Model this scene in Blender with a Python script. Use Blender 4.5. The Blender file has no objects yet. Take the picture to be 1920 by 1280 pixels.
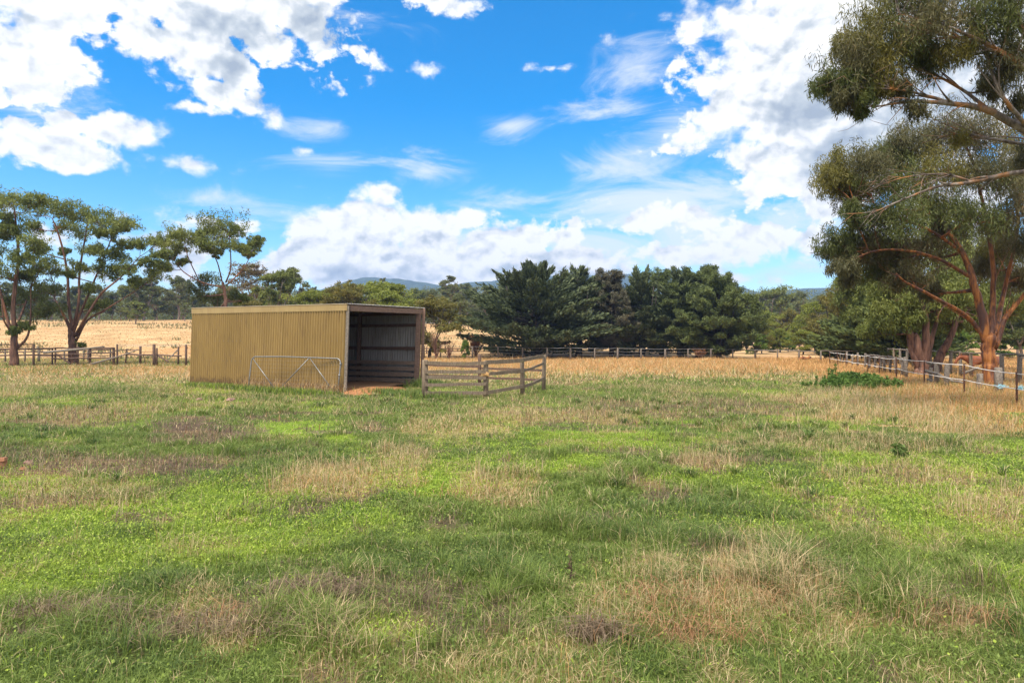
import bpy, math, random
import numpy as np
from mathutils import Vector, Matrix

random.seed(7); RNG = np.random.default_rng(11)
S = bpy.context.scene
COL = S.collection
F, CX, CY, H = 1290.0, 960.0, 640.0, 1.6

def P(x, y, Y):                       # measured photo position at a given distance -> metres
    return np.array([(x-CX)/F*Y, Y, H+(CY-y)/F*Y])
def GY(y): return H*F/(y-CY)
def G(x, y):
    Y = GY(y); return np.array([(x-CX)/F*Y, Y, 0.0])

# ------------------------------------------------------------------ noise
def _hash(ix, iy, s):
    h = (ix.astype(np.int64)*374761393 + iy.astype(np.int64)*668265263 + s*1442695041) & 0xffffffff
    h = ((h ^ (h >> 13))*1274126177) & 0xffffffff
    return ((h ^ (h >> 16)) & 0xffffff)/float(0xffffff)
def vnoise(x, y, s=0):
    x = np.asarray(x, float); y = np.asarray(y, float)
    ix = np.floor(x); iy = np.floor(y); fx = x-ix; fy = y-iy
    fx = fx*fx*(3-2*fx); fy = fy*fy*(3-2*fy)
    a = _hash(ix, iy, s); b = _hash(ix+1, iy, s); c = _hash(ix, iy+1, s); d = _hash(ix+1, iy+1, s)
    return (a*(1-fx)+b*fx)*(1-fy)+(c*(1-fx)+d*fx)*fy
def fbm(x, y, o=4, s=0):
    r = 0; a = .5; t = 0
    for i in range(o):
        r = r+a*vnoise(x*2**i+i*17.3, y*2**i-i*9.1, s+i); t += a; a *= .55
    return r/t
def sstep(t): t = np.clip(t, 0, 1); return t*t*(3-2*t)

# ------------------------------------------------------------------ objects
def props(o, label=None, cat=None, group=None, kind=None):
    if label: o['label'] = label
    if cat: o['category'] = cat
    if group: o['group'] = group
    if kind: o['kind'] = kind
    return o
def thing(name, label, cat, loc, group=None):
    o = bpy.data.objects.new(name, None); COL.objects.link(o)
    o.location = [float(v) for v in loc]; o.empty_display_size = .2
    return props(o, label, cat, group)

class MB:
    def __init__(s): s.v = []; s.f = {}; s.c = []; s.n = 0; s.sm = True
    def add(s, v, f, c=None):
        v = np.asarray(v, float).reshape(-1, 3); f = np.asarray(f, np.int64)
        s.v.append(v); s.f.setdefault(f.shape[1], []).append(f+s.n)
        if c is not None:
            c = np.asarray(c, float)
            if c.ndim == 1: c = np.tile(c, (len(v), 1))
            s.c.append(c)
        s.n += len(v)
    def build(s, name, mat, parent=None, origin=(0, 0, 0), smooth=False, loc=None):
        me = bpy.data.meshes.new(name)
        v = np.concatenate(s.v)-np.asarray(origin, float)
        me.vertices.add(len(v)); me.vertices.foreach_set('co', v.astype(np.float32).ravel())
        li = []; ls = []; st = 0
        for k, fl in s.f.items():
            f = np.concatenate(fl); li.append(f.ravel())
            ls.append(st+np.arange(len(f))*k); st += f.size
        li = np.concatenate(li); ls = np.concatenate(ls)
        me.loops.add(len(li)); me.loops.foreach_set('vertex_index', li.astype(np.int32))
        me.polygons.add(len(ls)); me.polygons.foreach_set('loop_start', ls.astype(np.int32))
        me.update(calc_edges=True)
        me.polygons.foreach_set('use_smooth', np.full(len(ls), smooth))
        if s.c:
            c = np.concatenate(s.c); a = me.color_attributes.new('col', 'FLOAT_COLOR', 'POINT')
            a.data.foreach_set('color', np.concatenate([c, np.ones((len(c), 1))], 1).astype(np.float32).ravel())
        me.materials.append(mat)
        o = bpy.data.objects.new(name, me); COL.objects.link(o)
        if parent is not None: o.parent = parent
        if loc is not None: o.location = loc
        return o

def frame(d):
    d = d/np.linalg.norm(d); u = np.array([0, 0, 1.]) if abs(d[2]) < .9 else np.array([1., 0, 0])
    a = np.cross(u, d); a /= np.linalg.norm(a); return a, np.cross(d, a)
def tube(mb, pts, rad, n=8, c=None, wob=0.0, flat=1.0):
    pts = np.asarray(pts, float); rad = np.broadcast_to(np.asarray(rad, float), (len(pts),))
    vs = []; t = np.linspace(0, 2*np.pi, n, endpoint=False)
    dd = np.gradient(pts, axis=0); a = None; ph = RNG.random(2)*6.28; lob = 1+wob*.9*np.sin(3*t+ph[0])*.6+wob*.6*np.sin(5*t+ph[1])
    for i in range(len(pts)):
        d = dd[i]/(np.linalg.norm(dd[i])+1e-9)
        if a is None: a, b = frame(d)
        else:
            a = a-d*np.dot(a, d); a /= np.linalg.norm(a); b = np.cross(d, a)
        r = rad[i]*lob*(1+wob*.35*(RNG.random(n)-.5))
        vs.append(pts[i]+np.outer(np.cos(t)*r, a)+np.outer(np.sin(t)*r*flat, b))
    m = len(pts); i = np.arange(m-1)[:, None]*n; j = np.arange(n)[None, :]; k = (j+1) % n
    f = np.stack([i+j, i+k, i+n+k, i+n+j], -1).reshape(-1, 4)
    v = np.concatenate(vs+[pts[:1], pts[-1:]]); mb.add(v, f, c)
    caps = np.array([[m*n, (q+1) % n, q] for q in range(n)]+[[m*n+1, (m-1)*n+q, (m-1)*n+(q+1) % n] for q in range(n)])
    mb.f.setdefault(3, []).append(caps+mb.n-len(v))
def beam(mb, p0, p1, w, h, seg=1, jit=0.0, c=None, sag=0.0, up=(0, 0, 1)):
    """a board from p0 to p1: w across (horizontal), h deep (vertical)"""
    p0 = np.asarray(p0, float); p1 = np.asarray(p1, float); d = p1-p0; d /= np.linalg.norm(d)
    a = np.cross(np.asarray(up, float), d)
    if np.linalg.norm(a) < 1e-3: a = np.array([1., 0, 0])
    a /= np.linalg.norm(a); b = np.cross(d, a); vs = []
    for i in range(seg+1):
        t = i/seg; p = p0+(p1-p0)*t+b*(-sag*4*t*(1-t))
        if 0 < i < seg: p = p+a*random.uniform(-jit, jit)+b*random.uniform(-jit, jit)
        s = 1+random.uniform(-1, 1)*min(.14, jit*6)
        for x, y in ((-1, -1), (1, -1), (1, 1), (-1, 1)): vs.append(p+a*x*w/2*s+b*y*h/2*s)
    f = [[i*4+k, i*4+(k+1) % 4, i*4+4+(k+1) % 4, i*4+4+k] for i in range(seg) for k in range(4)]
    f += [[3, 2, 1, 0], [seg*4+k for k in range(4)]]
    mb.add(vs, f, c)
def post(mb, base, h, w, lean=(0, 0), rnd=True, c=None, d=None):
    base = np.asarray(base, float)
    pts = [base+[0, 0, -.15], base+[lean[0]*.5, lean[1]*.5, h*.5], base+[lean[0], lean[1], h*.97], base+[lean[0], lean[1], h]]
    if rnd: tube(mb, pts, [w/2*1.05, w/2, w/2*.96, w/2*.8], 10, c, .08)
    else: beam(mb, pts[0], pts[3], w, d or w, 4, .004, c, up=(0, 1, 0))

# ------------------------------------------------------------------ materials
def newmat(name):
    m = bpy.data.materials.new(name); m.use_nodes = True; nt = m.node_tree; nt.nodes.clear()
    return m, nt, nt.nodes.new('ShaderNodeOutputMaterial')
def nd(nt, t, **k):
    n = nt.nodes.new(t)
    for a, v in k.items():
        if a.startswith('_'): setattr(n, a[1:], v)
        else: n.inputs[a.replace('__', ' ')].default_value = v
    return n
def ramp(nt, fac, stops):
    r = nt.nodes.new('ShaderNodeValToRGB'); e = r.color_ramp.elements
    while len(e) < len(stops): e.new(.5)
    for q, (p, c) in zip(e, stops): q.position = p; q.color = (*c, 1)
    nt.links.new(fac, r.inputs[0]); return r.outputs[0]
def mixc(nt, f, a, b, mode='MIX'):
    m = nt.nodes.new('ShaderNodeMix'); m.data_type = 'RGBA'; m.blend_type = mode
    for s, v in ((0, f), (6, a), (7, b)):
        if isinstance(v, (int, float)): m.inputs[s].default_value = v
        elif isinstance(v, tuple): m.inputs[s].default_value = (*v, 1)
        else: nt.links.new(v, m.inputs[s])
    return m.outputs[2]
def noise(nt, scale=(1, 1, 1), s=1.0, det=4, rough=.6, coord='Object', dist=0):
    tc = nt.nodes.new('ShaderNodeTexCoord'); mp = nt.nodes.new('ShaderNodeMapping')
    mp.inputs['Scale'].default_value = scale; nt.links.new(tc.outputs[coord], mp.inputs[0])
    n = nd(nt, 'ShaderNodeTexNoise', Scale=s, Detail=det, Roughness=rough, Distortion=dist)
    nt.links.new(mp.outputs[0], n.inputs['Vector']); return n.outputs['Fac']
def leafmat(name, transl=.3, rough=.55):
    m, nt, out = newmat(name)
    a = nt.nodes.new('ShaderNodeAttribute'); a.attribute_name = 'col'
    d = nd(nt, 'ShaderNodeBsdfPrincipled', Roughness=rough); d.inputs['Specular IOR Level'].default_value = .25
    t = nt.nodes.new('ShaderNodeBsdfTranslucent'); x = nd(nt, 'ShaderNodeMixShader', Fac=transl)
    nt.links.new(a.outputs[0], d.inputs[0]); nt.links.new(a.outputs[0], t.inputs[0])
    nt.links.new(d.outputs[0], x.inputs[1]); nt.links.new(t.outputs[0], x.inputs[2]); nt.links.new(x.outputs[0], out.inputs[0])
    return m
def surf(name, stops, scale=(1, 1, 1), s=4, det=6, rough=.85, bump=.3, bdist=.02, metal=0, second=None, spec=.3, dist=0):
    m, nt, out = newmat(name)
    f = noise(nt, scale, s, det, .65, dist=dist)
    c = ramp(nt, f, stops)
    if second:
        f2 = noise(nt, second[0], second[1], 5, .6, dist=.3)
        c = mixc(nt, ramp(nt, f2, [(second[2], (0, 0, 0)), (second[3], (1, 1, 1))]), c, second[4])
    b = nd(nt, 'ShaderNodeBsdfPrincipled', Roughness=rough, Metallic=metal); b.inputs['Specular IOR Level'].default_value = spec
    nt.links.new(c, b.inputs[0])
    if bump:
        bp = nd(nt, 'ShaderNodeBump', Strength=bump, Distance=bdist); nt.links.new(f, bp.inputs['Height']); nt.links.new(bp.outputs[0], b.inputs['Normal'])
    nt.links.new(b.outputs[0], out.inputs[0]); return m

M = {}
M['leaf'] = leafmat('foliage', .38)
M['grass'] = leafmat('grass_blades', .35, .6)
M['needle'] = leafmat('conifer_foliage', .12, .7)
M['old_wood'] = surf('weathered_timber', [(.3, (.085, .06, .042)), (.55, (.20, .15, .105)), (.75, (.34, .28, .21))], (9, 9, 1.2), 6, 8, second=((1, 1, 1), 3.5, .62, .75, (.20, .17, .07)))
M['dark_wood'] = surf('aged_brown_timber', [(.3, (.07, .042, .032)), (.6, (.16, .10, .075)), (.8, (.24, .165, .125))], (3, 3, 3), 6, 8)
M['grey_wood'] = surf('grey_splintered_timber', [(.3, (.085, .07, .055)), (.55, (.20, .165, .135)), (.78, (.33, .285, .24))], (4, 4, 4), 6, 8)
M['beam_wood'] = surf('brown_grey_beam', [(.3, (.12, .068, .05)), (.6, (.23, .145, .11)), (.8, (.33, .23, .18))], (2, 2, 8), 5, 8)
M['bark_orange'] = surf('orange_peeling_bark', [(.32, (.035, .014, .009)), (.45, (.13, .045, .018)), (.57, (.30, .11, .028)), (.74, (.44, .20, .06))], (5, 5, .8), 1.6, 8, .5, .6, .06, second=((1.2, 1.2, .35), 1.7, .50, .60, (.075, .038, .032)), dist=.4)
M['bark_mixed'] = surf('grey_and_orange_bark', [(.35, (.05, .035, .028)), (.52, (.16, .12, .10)), (.68, (.30, .25, .21))], (4, 4, 1.2), 1.8, 8, .6, .5, .04, second=((1, 1, .6), 2.2, .50, .62, (.34, .15, .05)))
M['bark_brown'] = surf('brown_gum_bark', [(.35, (.045, .022, .016)), (.55, (.15, .075, .05)), (.72, (.30, .16, .10))], (5, 5, .6), 2, 7, .7, .5, .05, second=((1, 1, .3), 1.3, .55, .68, (.33, .12, .04)))
M['bark_grey'] = surf('grey_gum_bark', [(.35, (.07, .05, .04)), (.55, (.19, .15, .12)), (.75, (.38, .32, .27))], (5, 5, .6), 2, 6)
M['bark_dark'] = surf('dark_conifer_bark', [(.35, (.02, .016, .014)), (.6, (.06, .05, .042)), (.8, (.13, .1, .085))], (5, 5, .8), 3, 6)
M['board_wood'] = surf('pale_brown_boards', [(.3, (.14, .10, .08)), (.6, (.30, .22, .17)), (.8, (.42, .33, .27))], (2, 2, 8), 5, 8)
M['galv'] = surf('galvanised_pipe', [(.35, (.15, .148, .145)), (.65, (.27, .265, .26))], (6, 6, 6), 5, 4, .45, .1, .003, .6)
M['rust'] = surf('rusty_star_post', [(.35, (.05, .025, .02)), (.6, (.13, .06, .035)), (.8, (.2, .12, .08))], (6, 6, 2), 5, 5)
M['rope'] = surf('white_fence_tape', [(.35, (.55, .5, .46)), (.65, (.8, .77, .72))], (8, 8, 8), 6, 3, .7, 0)
M['wire'] = surf('fence_wire', [(.35, (.25, .24, .23)), (.65, (.4, .39, .38))], (8, 8, 8), 6, 3, .5, 0, metal=.5)
M['blue'] = surf('pale_blue_twine', [(.35, (.22, .5, .6)), (.65, (.45, .75, .82))], (20, 20, 20), 8, 3, .7, .3, .01)
M['brick'] = surf('orange_brick', [(.35, (.22, .09, .045)), (.65, (.40, .19, .11))], (9, 9, 9), 3, 6, .9, .4)
M['pinkstone'] = surf('pinkish_rubble', [(.35, (.14, .08, .06)), (.65, (.32, .2, .16))], (9, 9, 9), 3, 6, .9, .4)
M['horse'] = surf('chestnut_coat', [(.35, (.16, .045, .018)), (.65, (.26, .085, .035))], (3, 3, 3), 2, 3, .5, .05)
M['hair'] = surf('dark_horse_hair', [(.35, (.03, .015, .01)), (.65, (.07, .03, .018))], (3, 3, 9), 5, 3, .6, .2)
M['charred'] = surf('charred_hollow', [(.35, (.006, .005, .005)), (.65, (.03, .02, .018))], (4, 4, 2), 4, 6, .9, .6)

def steel(name, c0, c1, dirty, rough=.55, metal=.0, low=None):
    m, nt, out = newmat(name)
    f = noise(nt, (1, 1, .25), 1.5, 7, .65); c = ramp(nt, f, [(.3, c0), (.7, c1)])
    g = noise(nt, (6, 6, .5), 2.5, 6, .7)
    c = mixc(nt, ramp(nt, g, [(.50, (0, 0, 0)), (.72, (.85, .85, .85))]), c, dirty)
    if low:      # splashed soil and rust along the foot of the sheets
        tc = nt.nodes.new('ShaderNodeTexCoord'); sp = nt.nodes.new('ShaderNodeSeparateXYZ'); nt.links.new(tc.outputs['Object'], sp.inputs[0])
        ad = nd(nt, 'ShaderNodeMath', _operation='MULTIPLY_ADD'); ad.inputs[1].default_value = 1.4
        nt.links.new(noise(nt, (7, 7, 4), 2.2, 8, .75), ad.inputs[0]); nt.links.new(sp.outputs[2], ad.inputs[2])
        c = mixc(nt, ramp(nt, ad.outputs[0], [(.75, (.85, .85, .85)), (1.0, (.35, .35, .35)), (1.35, (0, 0, 0))]), c, low)
    b = nd(nt, 'ShaderNodeBsdfPrincipled', Roughness=rough, Metallic=metal); nt.links.new(c, b.inputs[0])
    nt.links.new(b.outputs[0], out.inputs[0]); return m
M['ochre'] = steel('ochre_painted_steel', (.215, .135, .037), (.275, .176, .051), (.14, .08, .026), .5, 0, (.075, .036, .016))
M['ochre_trim'] = steel('ochre_fascia_steel', (.27, .185, .072), (.32, .225, .09), (.22, .13, .05), .5)
M['innersteel'] = steel('dull_grey_steel', (.20, .19, .185), (.36, .345, .33), (.12, .08, .06), .5, .15)

# ------------------------------------------------------------------ ground layout
def pix(X, Y):
    Y = np.maximum(Y, .5); return CX+F*X/Y, CY+F*H/Y
def patches(X, Y, lst):
    px, py = pix(X, Y); w = np.zeros(np.shape(X))
    jx = (fbm(X*.9, Y*.9, 4, 51)-.5)*1.3+(fbm(X*4, Y*4, 3, 52)-.5)*.9
    for (cx, cy, rx, ry, s) in lst:
        d = np.sqrt(((px-cx)/rx)**2+((py-cy)/ry)**2)+jx*1.5
        w = np.maximum(w, s*sstep((1.30-d)/.75))
    return w
STRAW = [(1350, 680, 700, 24, 1), (1000, 700, 240, 14, .6), (1300, 700, 300, 10, .5), (1750, 765, 230, 38, 1.), (1620, 700, 120, 22, 1), (1500, 745, 120, 16, .55), (1850, 800, 120, 24, .7),
         (300, 702, 160, 14, .85), (70, 712, 90, 12, .7), (15, 738, 45, 10, .8), (600, 903, 95, 34, .9), (755, 870, 45, 40, .65), (930, 925, 80, 45, .7), (1330, 865, 60, 14, .8),
         (1420, 1110, 210, 75, .95), (1250, 1075, 140, 40, .7), (1200, 1140, 130, 60, .5), (1430, 1010, 110, 30, .45), (450, 1190, 110, 30, .7), (370, 1130, 50, 40, .6), (130, 920, 150, 30, .55), (820, 800, 110, 20, .55),
         (1700, 900, 130, 22, .55), (1860, 960, 110, 50, .6), (1780, 1010, 80, 25, .55), (110, 1130, 90, 30, .4), (1600, 830, 250, 20, .5), (880, 1240, 60, 30, .6), (1550, 1180, 140, 60, .6), (80, 775, 150, 18, .45), (1000, 780, 200, 14, .5), (300, 760, 250, 12, .4), (1750, 1180, 150, 60, .45)]
BROWN = [(380, 812, 110, 20, 1), (250, 872, 230, 20, 1), (60, 855, 80, 14, .6), (1320, 765, 230, 16, .7), (1090, 790, 120, 12, .6), (700, 800, 60, 10, .7), (150, 790, 90, 20, .6), (30, 945, 50, 12, .8), (560, 720, 60, 10, .5),
         (1280, 1195, 60, 22, .9), (360, 1165, 70, 16, .6), (560, 1060, 60, 10, .8), (600, 1115, 40, 14, .6), (1120, 1195, 40, 12, .7), (230, 1180, 60, 14, .6), (1790, 1165, 100, 20, .6), (1850, 1100, 80, 20, .4), (1390, 1030, 70, 10, .5)]
LIME = [(560, 806, 110, 15, 1), (640, 818, 40, 12, 1), (250, 985, 340, 30, .9), (450, 1030, 130, 22, 1), (60, 890, 80, 16, .9), (800, 910, 130, 28, .85), (1150, 830, 200, 24, .8), (870, 830, 90, 14, .7), (750, 1190, 110, 30, .8), (560, 1110, 80, 30, .7),
        (1850, 885, 100, 20, .8), (1450, 900, 200, 20, .6), (1080, 870, 120, 18, .8), (130, 965, 150, 20, .8), (1600, 785, 100, 12, .5), (60, 1240, 60, 30, .3), (390, 735, 60, 8, .9), (1550, 1000, 120, 18, .4), (1680, 870, 120, 16, .5), (950, 870, 150, 18, .6)]
DARKG = [(850, 1050, 260, 50, .7), (1150, 990, 160, 30, .6), (300, 1090, 260, 40, .7), (1350, 850, 180, 22, .6), (640, 740, 120, 10, .9), (1330, 1150, 70, 40, .5), (200, 1240, 260, 50, .6), (950, 800, 80, 10, .5), (1200, 1240, 300, 40, .5), (1600, 727, 90, 14, .8)]
def zones(X, Y):
    st = patches(X, Y, STRAW); br = patches(X, Y, BROWN); li = patches(X, Y, LIME); dg = patches(X, Y, DARKG)
    n = fbm(X*.55+5, Y*.55, 4, 3); n2 = fbm(X*1.3, Y*1.3+9, 4, 23)
    px, py = pix(X, Y)
    a = X/np.maximum(Y, 1)
    far = sstep((Y-30)/14)*np.clip(1-sstep((-a-.12)/.15)*.72, 0, 1)
    side = sstep((X-(5.5+.29*Y))/2.2)*sstep((Y-15)/4)
    st = np.maximum(st, far*(.75+.5*n)); st = np.maximum(st, side)
    st = np.maximum(st, sstep((n2-.60)/.14)*.42)
    st = np.maximum(st, sstep((Y-11)/16)*(.14+.34*sstep((n-.42)/.2)))
    br = np.maximum(br, sstep((fbm(X*1.3-40, Y*1.3, 4, 77)-.63)/.08)*.7*(1-far))
    li = np.maximum(li, sstep((fbm(X*.5+90, Y*.5, 4, 31)-.50)/.16)*.65*(1-far*.9)*(1-side))
    dg = np.maximum(dg, sstep((fbm(X*.6+30, Y*.6+70, 4, 93)-.52)/.14)*.7)
    return np.clip(st, 0, 1), np.clip(br, 0, 1), np.clip(li, 0, 1), np.clip(dg, 0, 1)
def terrain(X, Y):
    X = np.asarray(X, float); Y = np.asarray(Y, float)
    a = X/np.maximum(Y, 1.)
    fac = np.interp(a, [-.9, -.3, -.05, .12, .3], [1, 1, .8, .45, .12])
    t = np.clip((Y-62)/(150-62), 0, 1); r = t*(1-.25*t)/.75*sstep(t*6)
    z = 6.3*r*fac
    near = np.clip(1-(np.hypot(X, Y)-25)/60, 0, 1)
    z = z+near*((fbm(X*.35, Y*.35, 3, 201)-.5)*.09+(fbm(X*2.2, Y*2.2, 3, 202)-.5)*.045)
    z = z+np.clip((np.abs(Y)-100)/200, 0, 1)*(fbm(X*.02, Y*.02, 3, 203)-.5)*2
    return z

def ground():
    n = 460; t = np.linspace(-1, 1, n)
    k = 8.2; g = np.sinh(t*k)/np.sinh(k)*2300
    X, Y = np.meshgrid(g, g+12); Z = terrain(X, Y)
    v = np.stack([X, Y, Z], -1).reshape(-1, 3)
    i = np.arange(n-1)[:, None]*n+np.arange(n-1)[None]; i = i.ravel()
    f = np.stack([i, i+1, i+n+1, i+n], 1)
    st, br, li, dg = zones(X.ravel(), Y.ravel())
    behind = Y.ravel() < 1.0
    c = np.stack([st, br, li], 1); c[behind] = [.4, .15, .4]
    mb = MB(); mb.add(v, f, c)
    m, nt, out = newmat('paddock_soil_and_turf')
    at = nt.nodes.new('ShaderNodeAttribute'); at.attribute_name = 'col'; sp = nt.nodes.new('ShaderNodeSeparateColor'); nt.links.new(at.outputs[0], sp.inputs[0])
    n1 = noise(nt, (1, 1, 1), 9, 8, .7); n2 = noise(nt, (1, 1, 1), .35, 8, .6); n3 = noise(nt, (1, 1, 1), .05, 10, .65)
    green = ramp(nt, n1, [(.32, (.022, .03, .009)), (.5, (.05, .075, .016)), (.7, (.10, .13, .03))])
    lime = ramp(nt, n1, [(.32, (.04, .06, .01)), (.5, (.12, .19, .02)), (.7, (.2, .30, .035))])
    soil = ramp(nt, n1, [(.3, (.035, .024, .018)), (.55, (.085, .058, .042)), (.75, (.17, .12, .085))])
    straw = ramp(nt, n1, [(.3, (.13, .082, .03)), (.5, (.27, .175, .07)), (.7, (.42, .29, .135))])
    dry = ramp(nt, n2, [(.3, (.27, .165, .075)), (.5, (.39, .255, .125)), (.68, (.50, .355, .19))])
    dry = mixc(nt, ramp(nt, n3, [(.5, (0, 0, 0)), (.62, (.75, .75, .75))]), dry, (.36, .20, .09))
    dry = mixc(nt, ramp(nt, noise(nt, (1, 2.2, 1), .06, 8, .7), [(.60, (0, 0, 0)), (.70, (.7, .7, .7))]), dry, (.16, .17, .06))
    c = mixc(nt, sp.outputs[2], green, lime); c = mixc(nt, sp.outputs[1], c, soil); c = mixc(nt, sp.outputs[0], c, straw)
    tc = nt.nodes.new('ShaderNodeTexCoord'); sx = nt.nodes.new('ShaderNodeSeparateXYZ'); nt.links.new(tc.outputs['Object'], sx.inputs[0])
    mr = nd(nt, 'ShaderNodeMapRange'); mr.inputs[1].default_value = 52; mr.inputs[2].default_value = 66; nt.links.new(sx.outputs[1], mr.inputs[0])
    c = mixc(nt, mr.outputs[0], c, dry)
    b = nd(nt, 'ShaderNodeBsdfPrincipled', Roughness=.95); b.inputs['Specular IOR Level'].default_value = .1
    bp = nd(nt, 'ShaderNodeBump', Strength=.6, Distance=.05); nt.links.new(n1, bp.inputs['Height']); nt.links.new(bp.outputs[0], b.inputs['Normal'])
    nt.links.new(c, b.inputs[0]); nt.links.new(b.outputs[0], out.inputs[0])
    props(mb.build('ground', m, smooth=True), kind='structure', label='paddock of green turf turning to dry straw grass and a tan rise behind')
    # trodden bare earth in front of the shed opening
    mb = MB(); th = np.linspace(0, 2*np.pi, 60, endpoint=False); cc = G(692, 733); rr = np.linspace(0, 1, 9)
    vs = []
    for r in rr:
        rad = 1+.25*(vnoise(np.cos(th)*2+5, np.sin(th)*2+5, 9)-.5)
        x = cc[0]+.1+np.cos(th)*rad*r*1.1; y = cc[1]+.1+np.sin(th)*rad*r*1.95
        vs.append(np.stack([x, y, terrain(x, y)+.012+.13*(1-r**2)], 1))
    f = [[i*60+k, i*60+(k+1) % 60, i*60+60+(k+1) % 60, i*60+60+k] for i in range(8) for k in range(60)]
    mb.add(np.concatenate(vs), f)
    dm = surf('orange_bare_earth', [(.3, (.14, .06, .025)), (.5, (.28, .125, .05)), (.7, (.42, .20, .085))], (1, 1, 1), 7, 8, .95, .8, .05)
    props(mb.build('bare_earth', dm, smooth=True), kind='structure', label='orange bare earth in the mouth of the shed')
ground()

# ------------------------------------------------------------------ grass
def lerp(a, b, t): return np.asarray(a)+(np.asarray(b)-np.asarray(a))*np.asarray(t)[:, None]
SHED_Q = None
def inside_shed(X, Y):
    C, L, R = SHED_Q; e1 = L-C; e2 = R-C; D = e1[0]*e2[1]-e1[1]*e2[0]
    dx = X-C[0]; dy = Y-C[1]
    s = (dx*e2[1]-dy*e2[0])/D; t = (e1[0]*dy-e1[1]*dx)/D
    return (s > -.0) & (s < 1.0) & (t > -.02) & (t < 1.02)
C0 = np.array([-5.19, 21.3]); L0 = np.array([-11.75, 25.2]); R0 = np.array([-3.42, 25.2])
SHED_Q = (C0, L0, R0)
def bare(X, Y):
    cc = G(692, 733); return ((X-cc[0]-.1)/1.05)**2+((Y-cc[1]-.1)/1.9)**2 < .85+.4*(vnoise(X*2, Y*2, 9)-.5)
def blades(mb, X, Y, Z, h, w, lean, az, col, two=True, curl=.5):
    n = len(X); dx = np.cos(az); dy = np.sin(az); fa = az+np.pi/2+RNG.normal(0, .5, n)
    sx = np.cos(fa)*w/2; sy = np.sin(fa)*w/2
    p0 = np.stack([X, Y, Z-.01], 1); s = np.stack([sx, sy, np.zeros(n)], 1)
    l1 = lean*.35; l2 = lean
    d = np.stack([dx, dy, np.zeros(n)], 1); up = np.array([0, 0, 1.])
    if two:
        m = p0+d*(h*l1*.5)[:, None]+up*(h*.55)[:, None]
        t = p0+d*(h*l2)[:, None]+up*(h*np.sqrt(np.clip(1-(lean*curl)**2, .15, 1)))[:, None]
        v = np.stack([p0-s, p0+s, m+s*.8, m-s*.8, t], 1).reshape(-1, 3)
        b = np.arange(n)*5; c = np.repeat(col, 5, 0)
        mb.add(v, np.stack([b, b+1, b+2, b+3], 1), c)
        mb.f.setdefault(3, []).append(np.stack([b+3, b+2, b+4], 1)+mb.n-len(v))
    else:
        t = p0+d*(h*l2)[:, None]+up*(h*np.sqrt(np.clip(1-(lean*curl)**2, .15, 1)))[:, None]
        v = np.stack([p0-s, p0+s, t], 1).reshape(-1, 3); b = np.arange(n)*3
        mb.add(v, np.stack([b, b+1, b+2], 1), np.repeat(col, 3, 0))
def sample(n, y0, y1, k=.80, m=1.5):
    # uniform over the strip of paddock between two distances
    Y = y0+(y1-y0)*RNG.random(int(n*2.2)); X = (RNG.random(len(Y))*2-1)*(k*y1+m)
    q = np.abs(X) < k*Y+m; return X[q][:n], Y[q][:n]
CG = dict(green=((.105, .155, .032), (.21, .27, .058)), lime=((.20, .29, .03), (.345, .43, .06)), dark=((.065, .11, .03), (.125, .18, .048)),
          straw=((.36, .265, .135), (.64, .50, .295)), orange=((.40, .215, .075), (.66, .39, .165)), brown=((.12, .085, .055), (.30, .22, .145)), red=((.26, .13, .06), (.42, .25, .13)))
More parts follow.
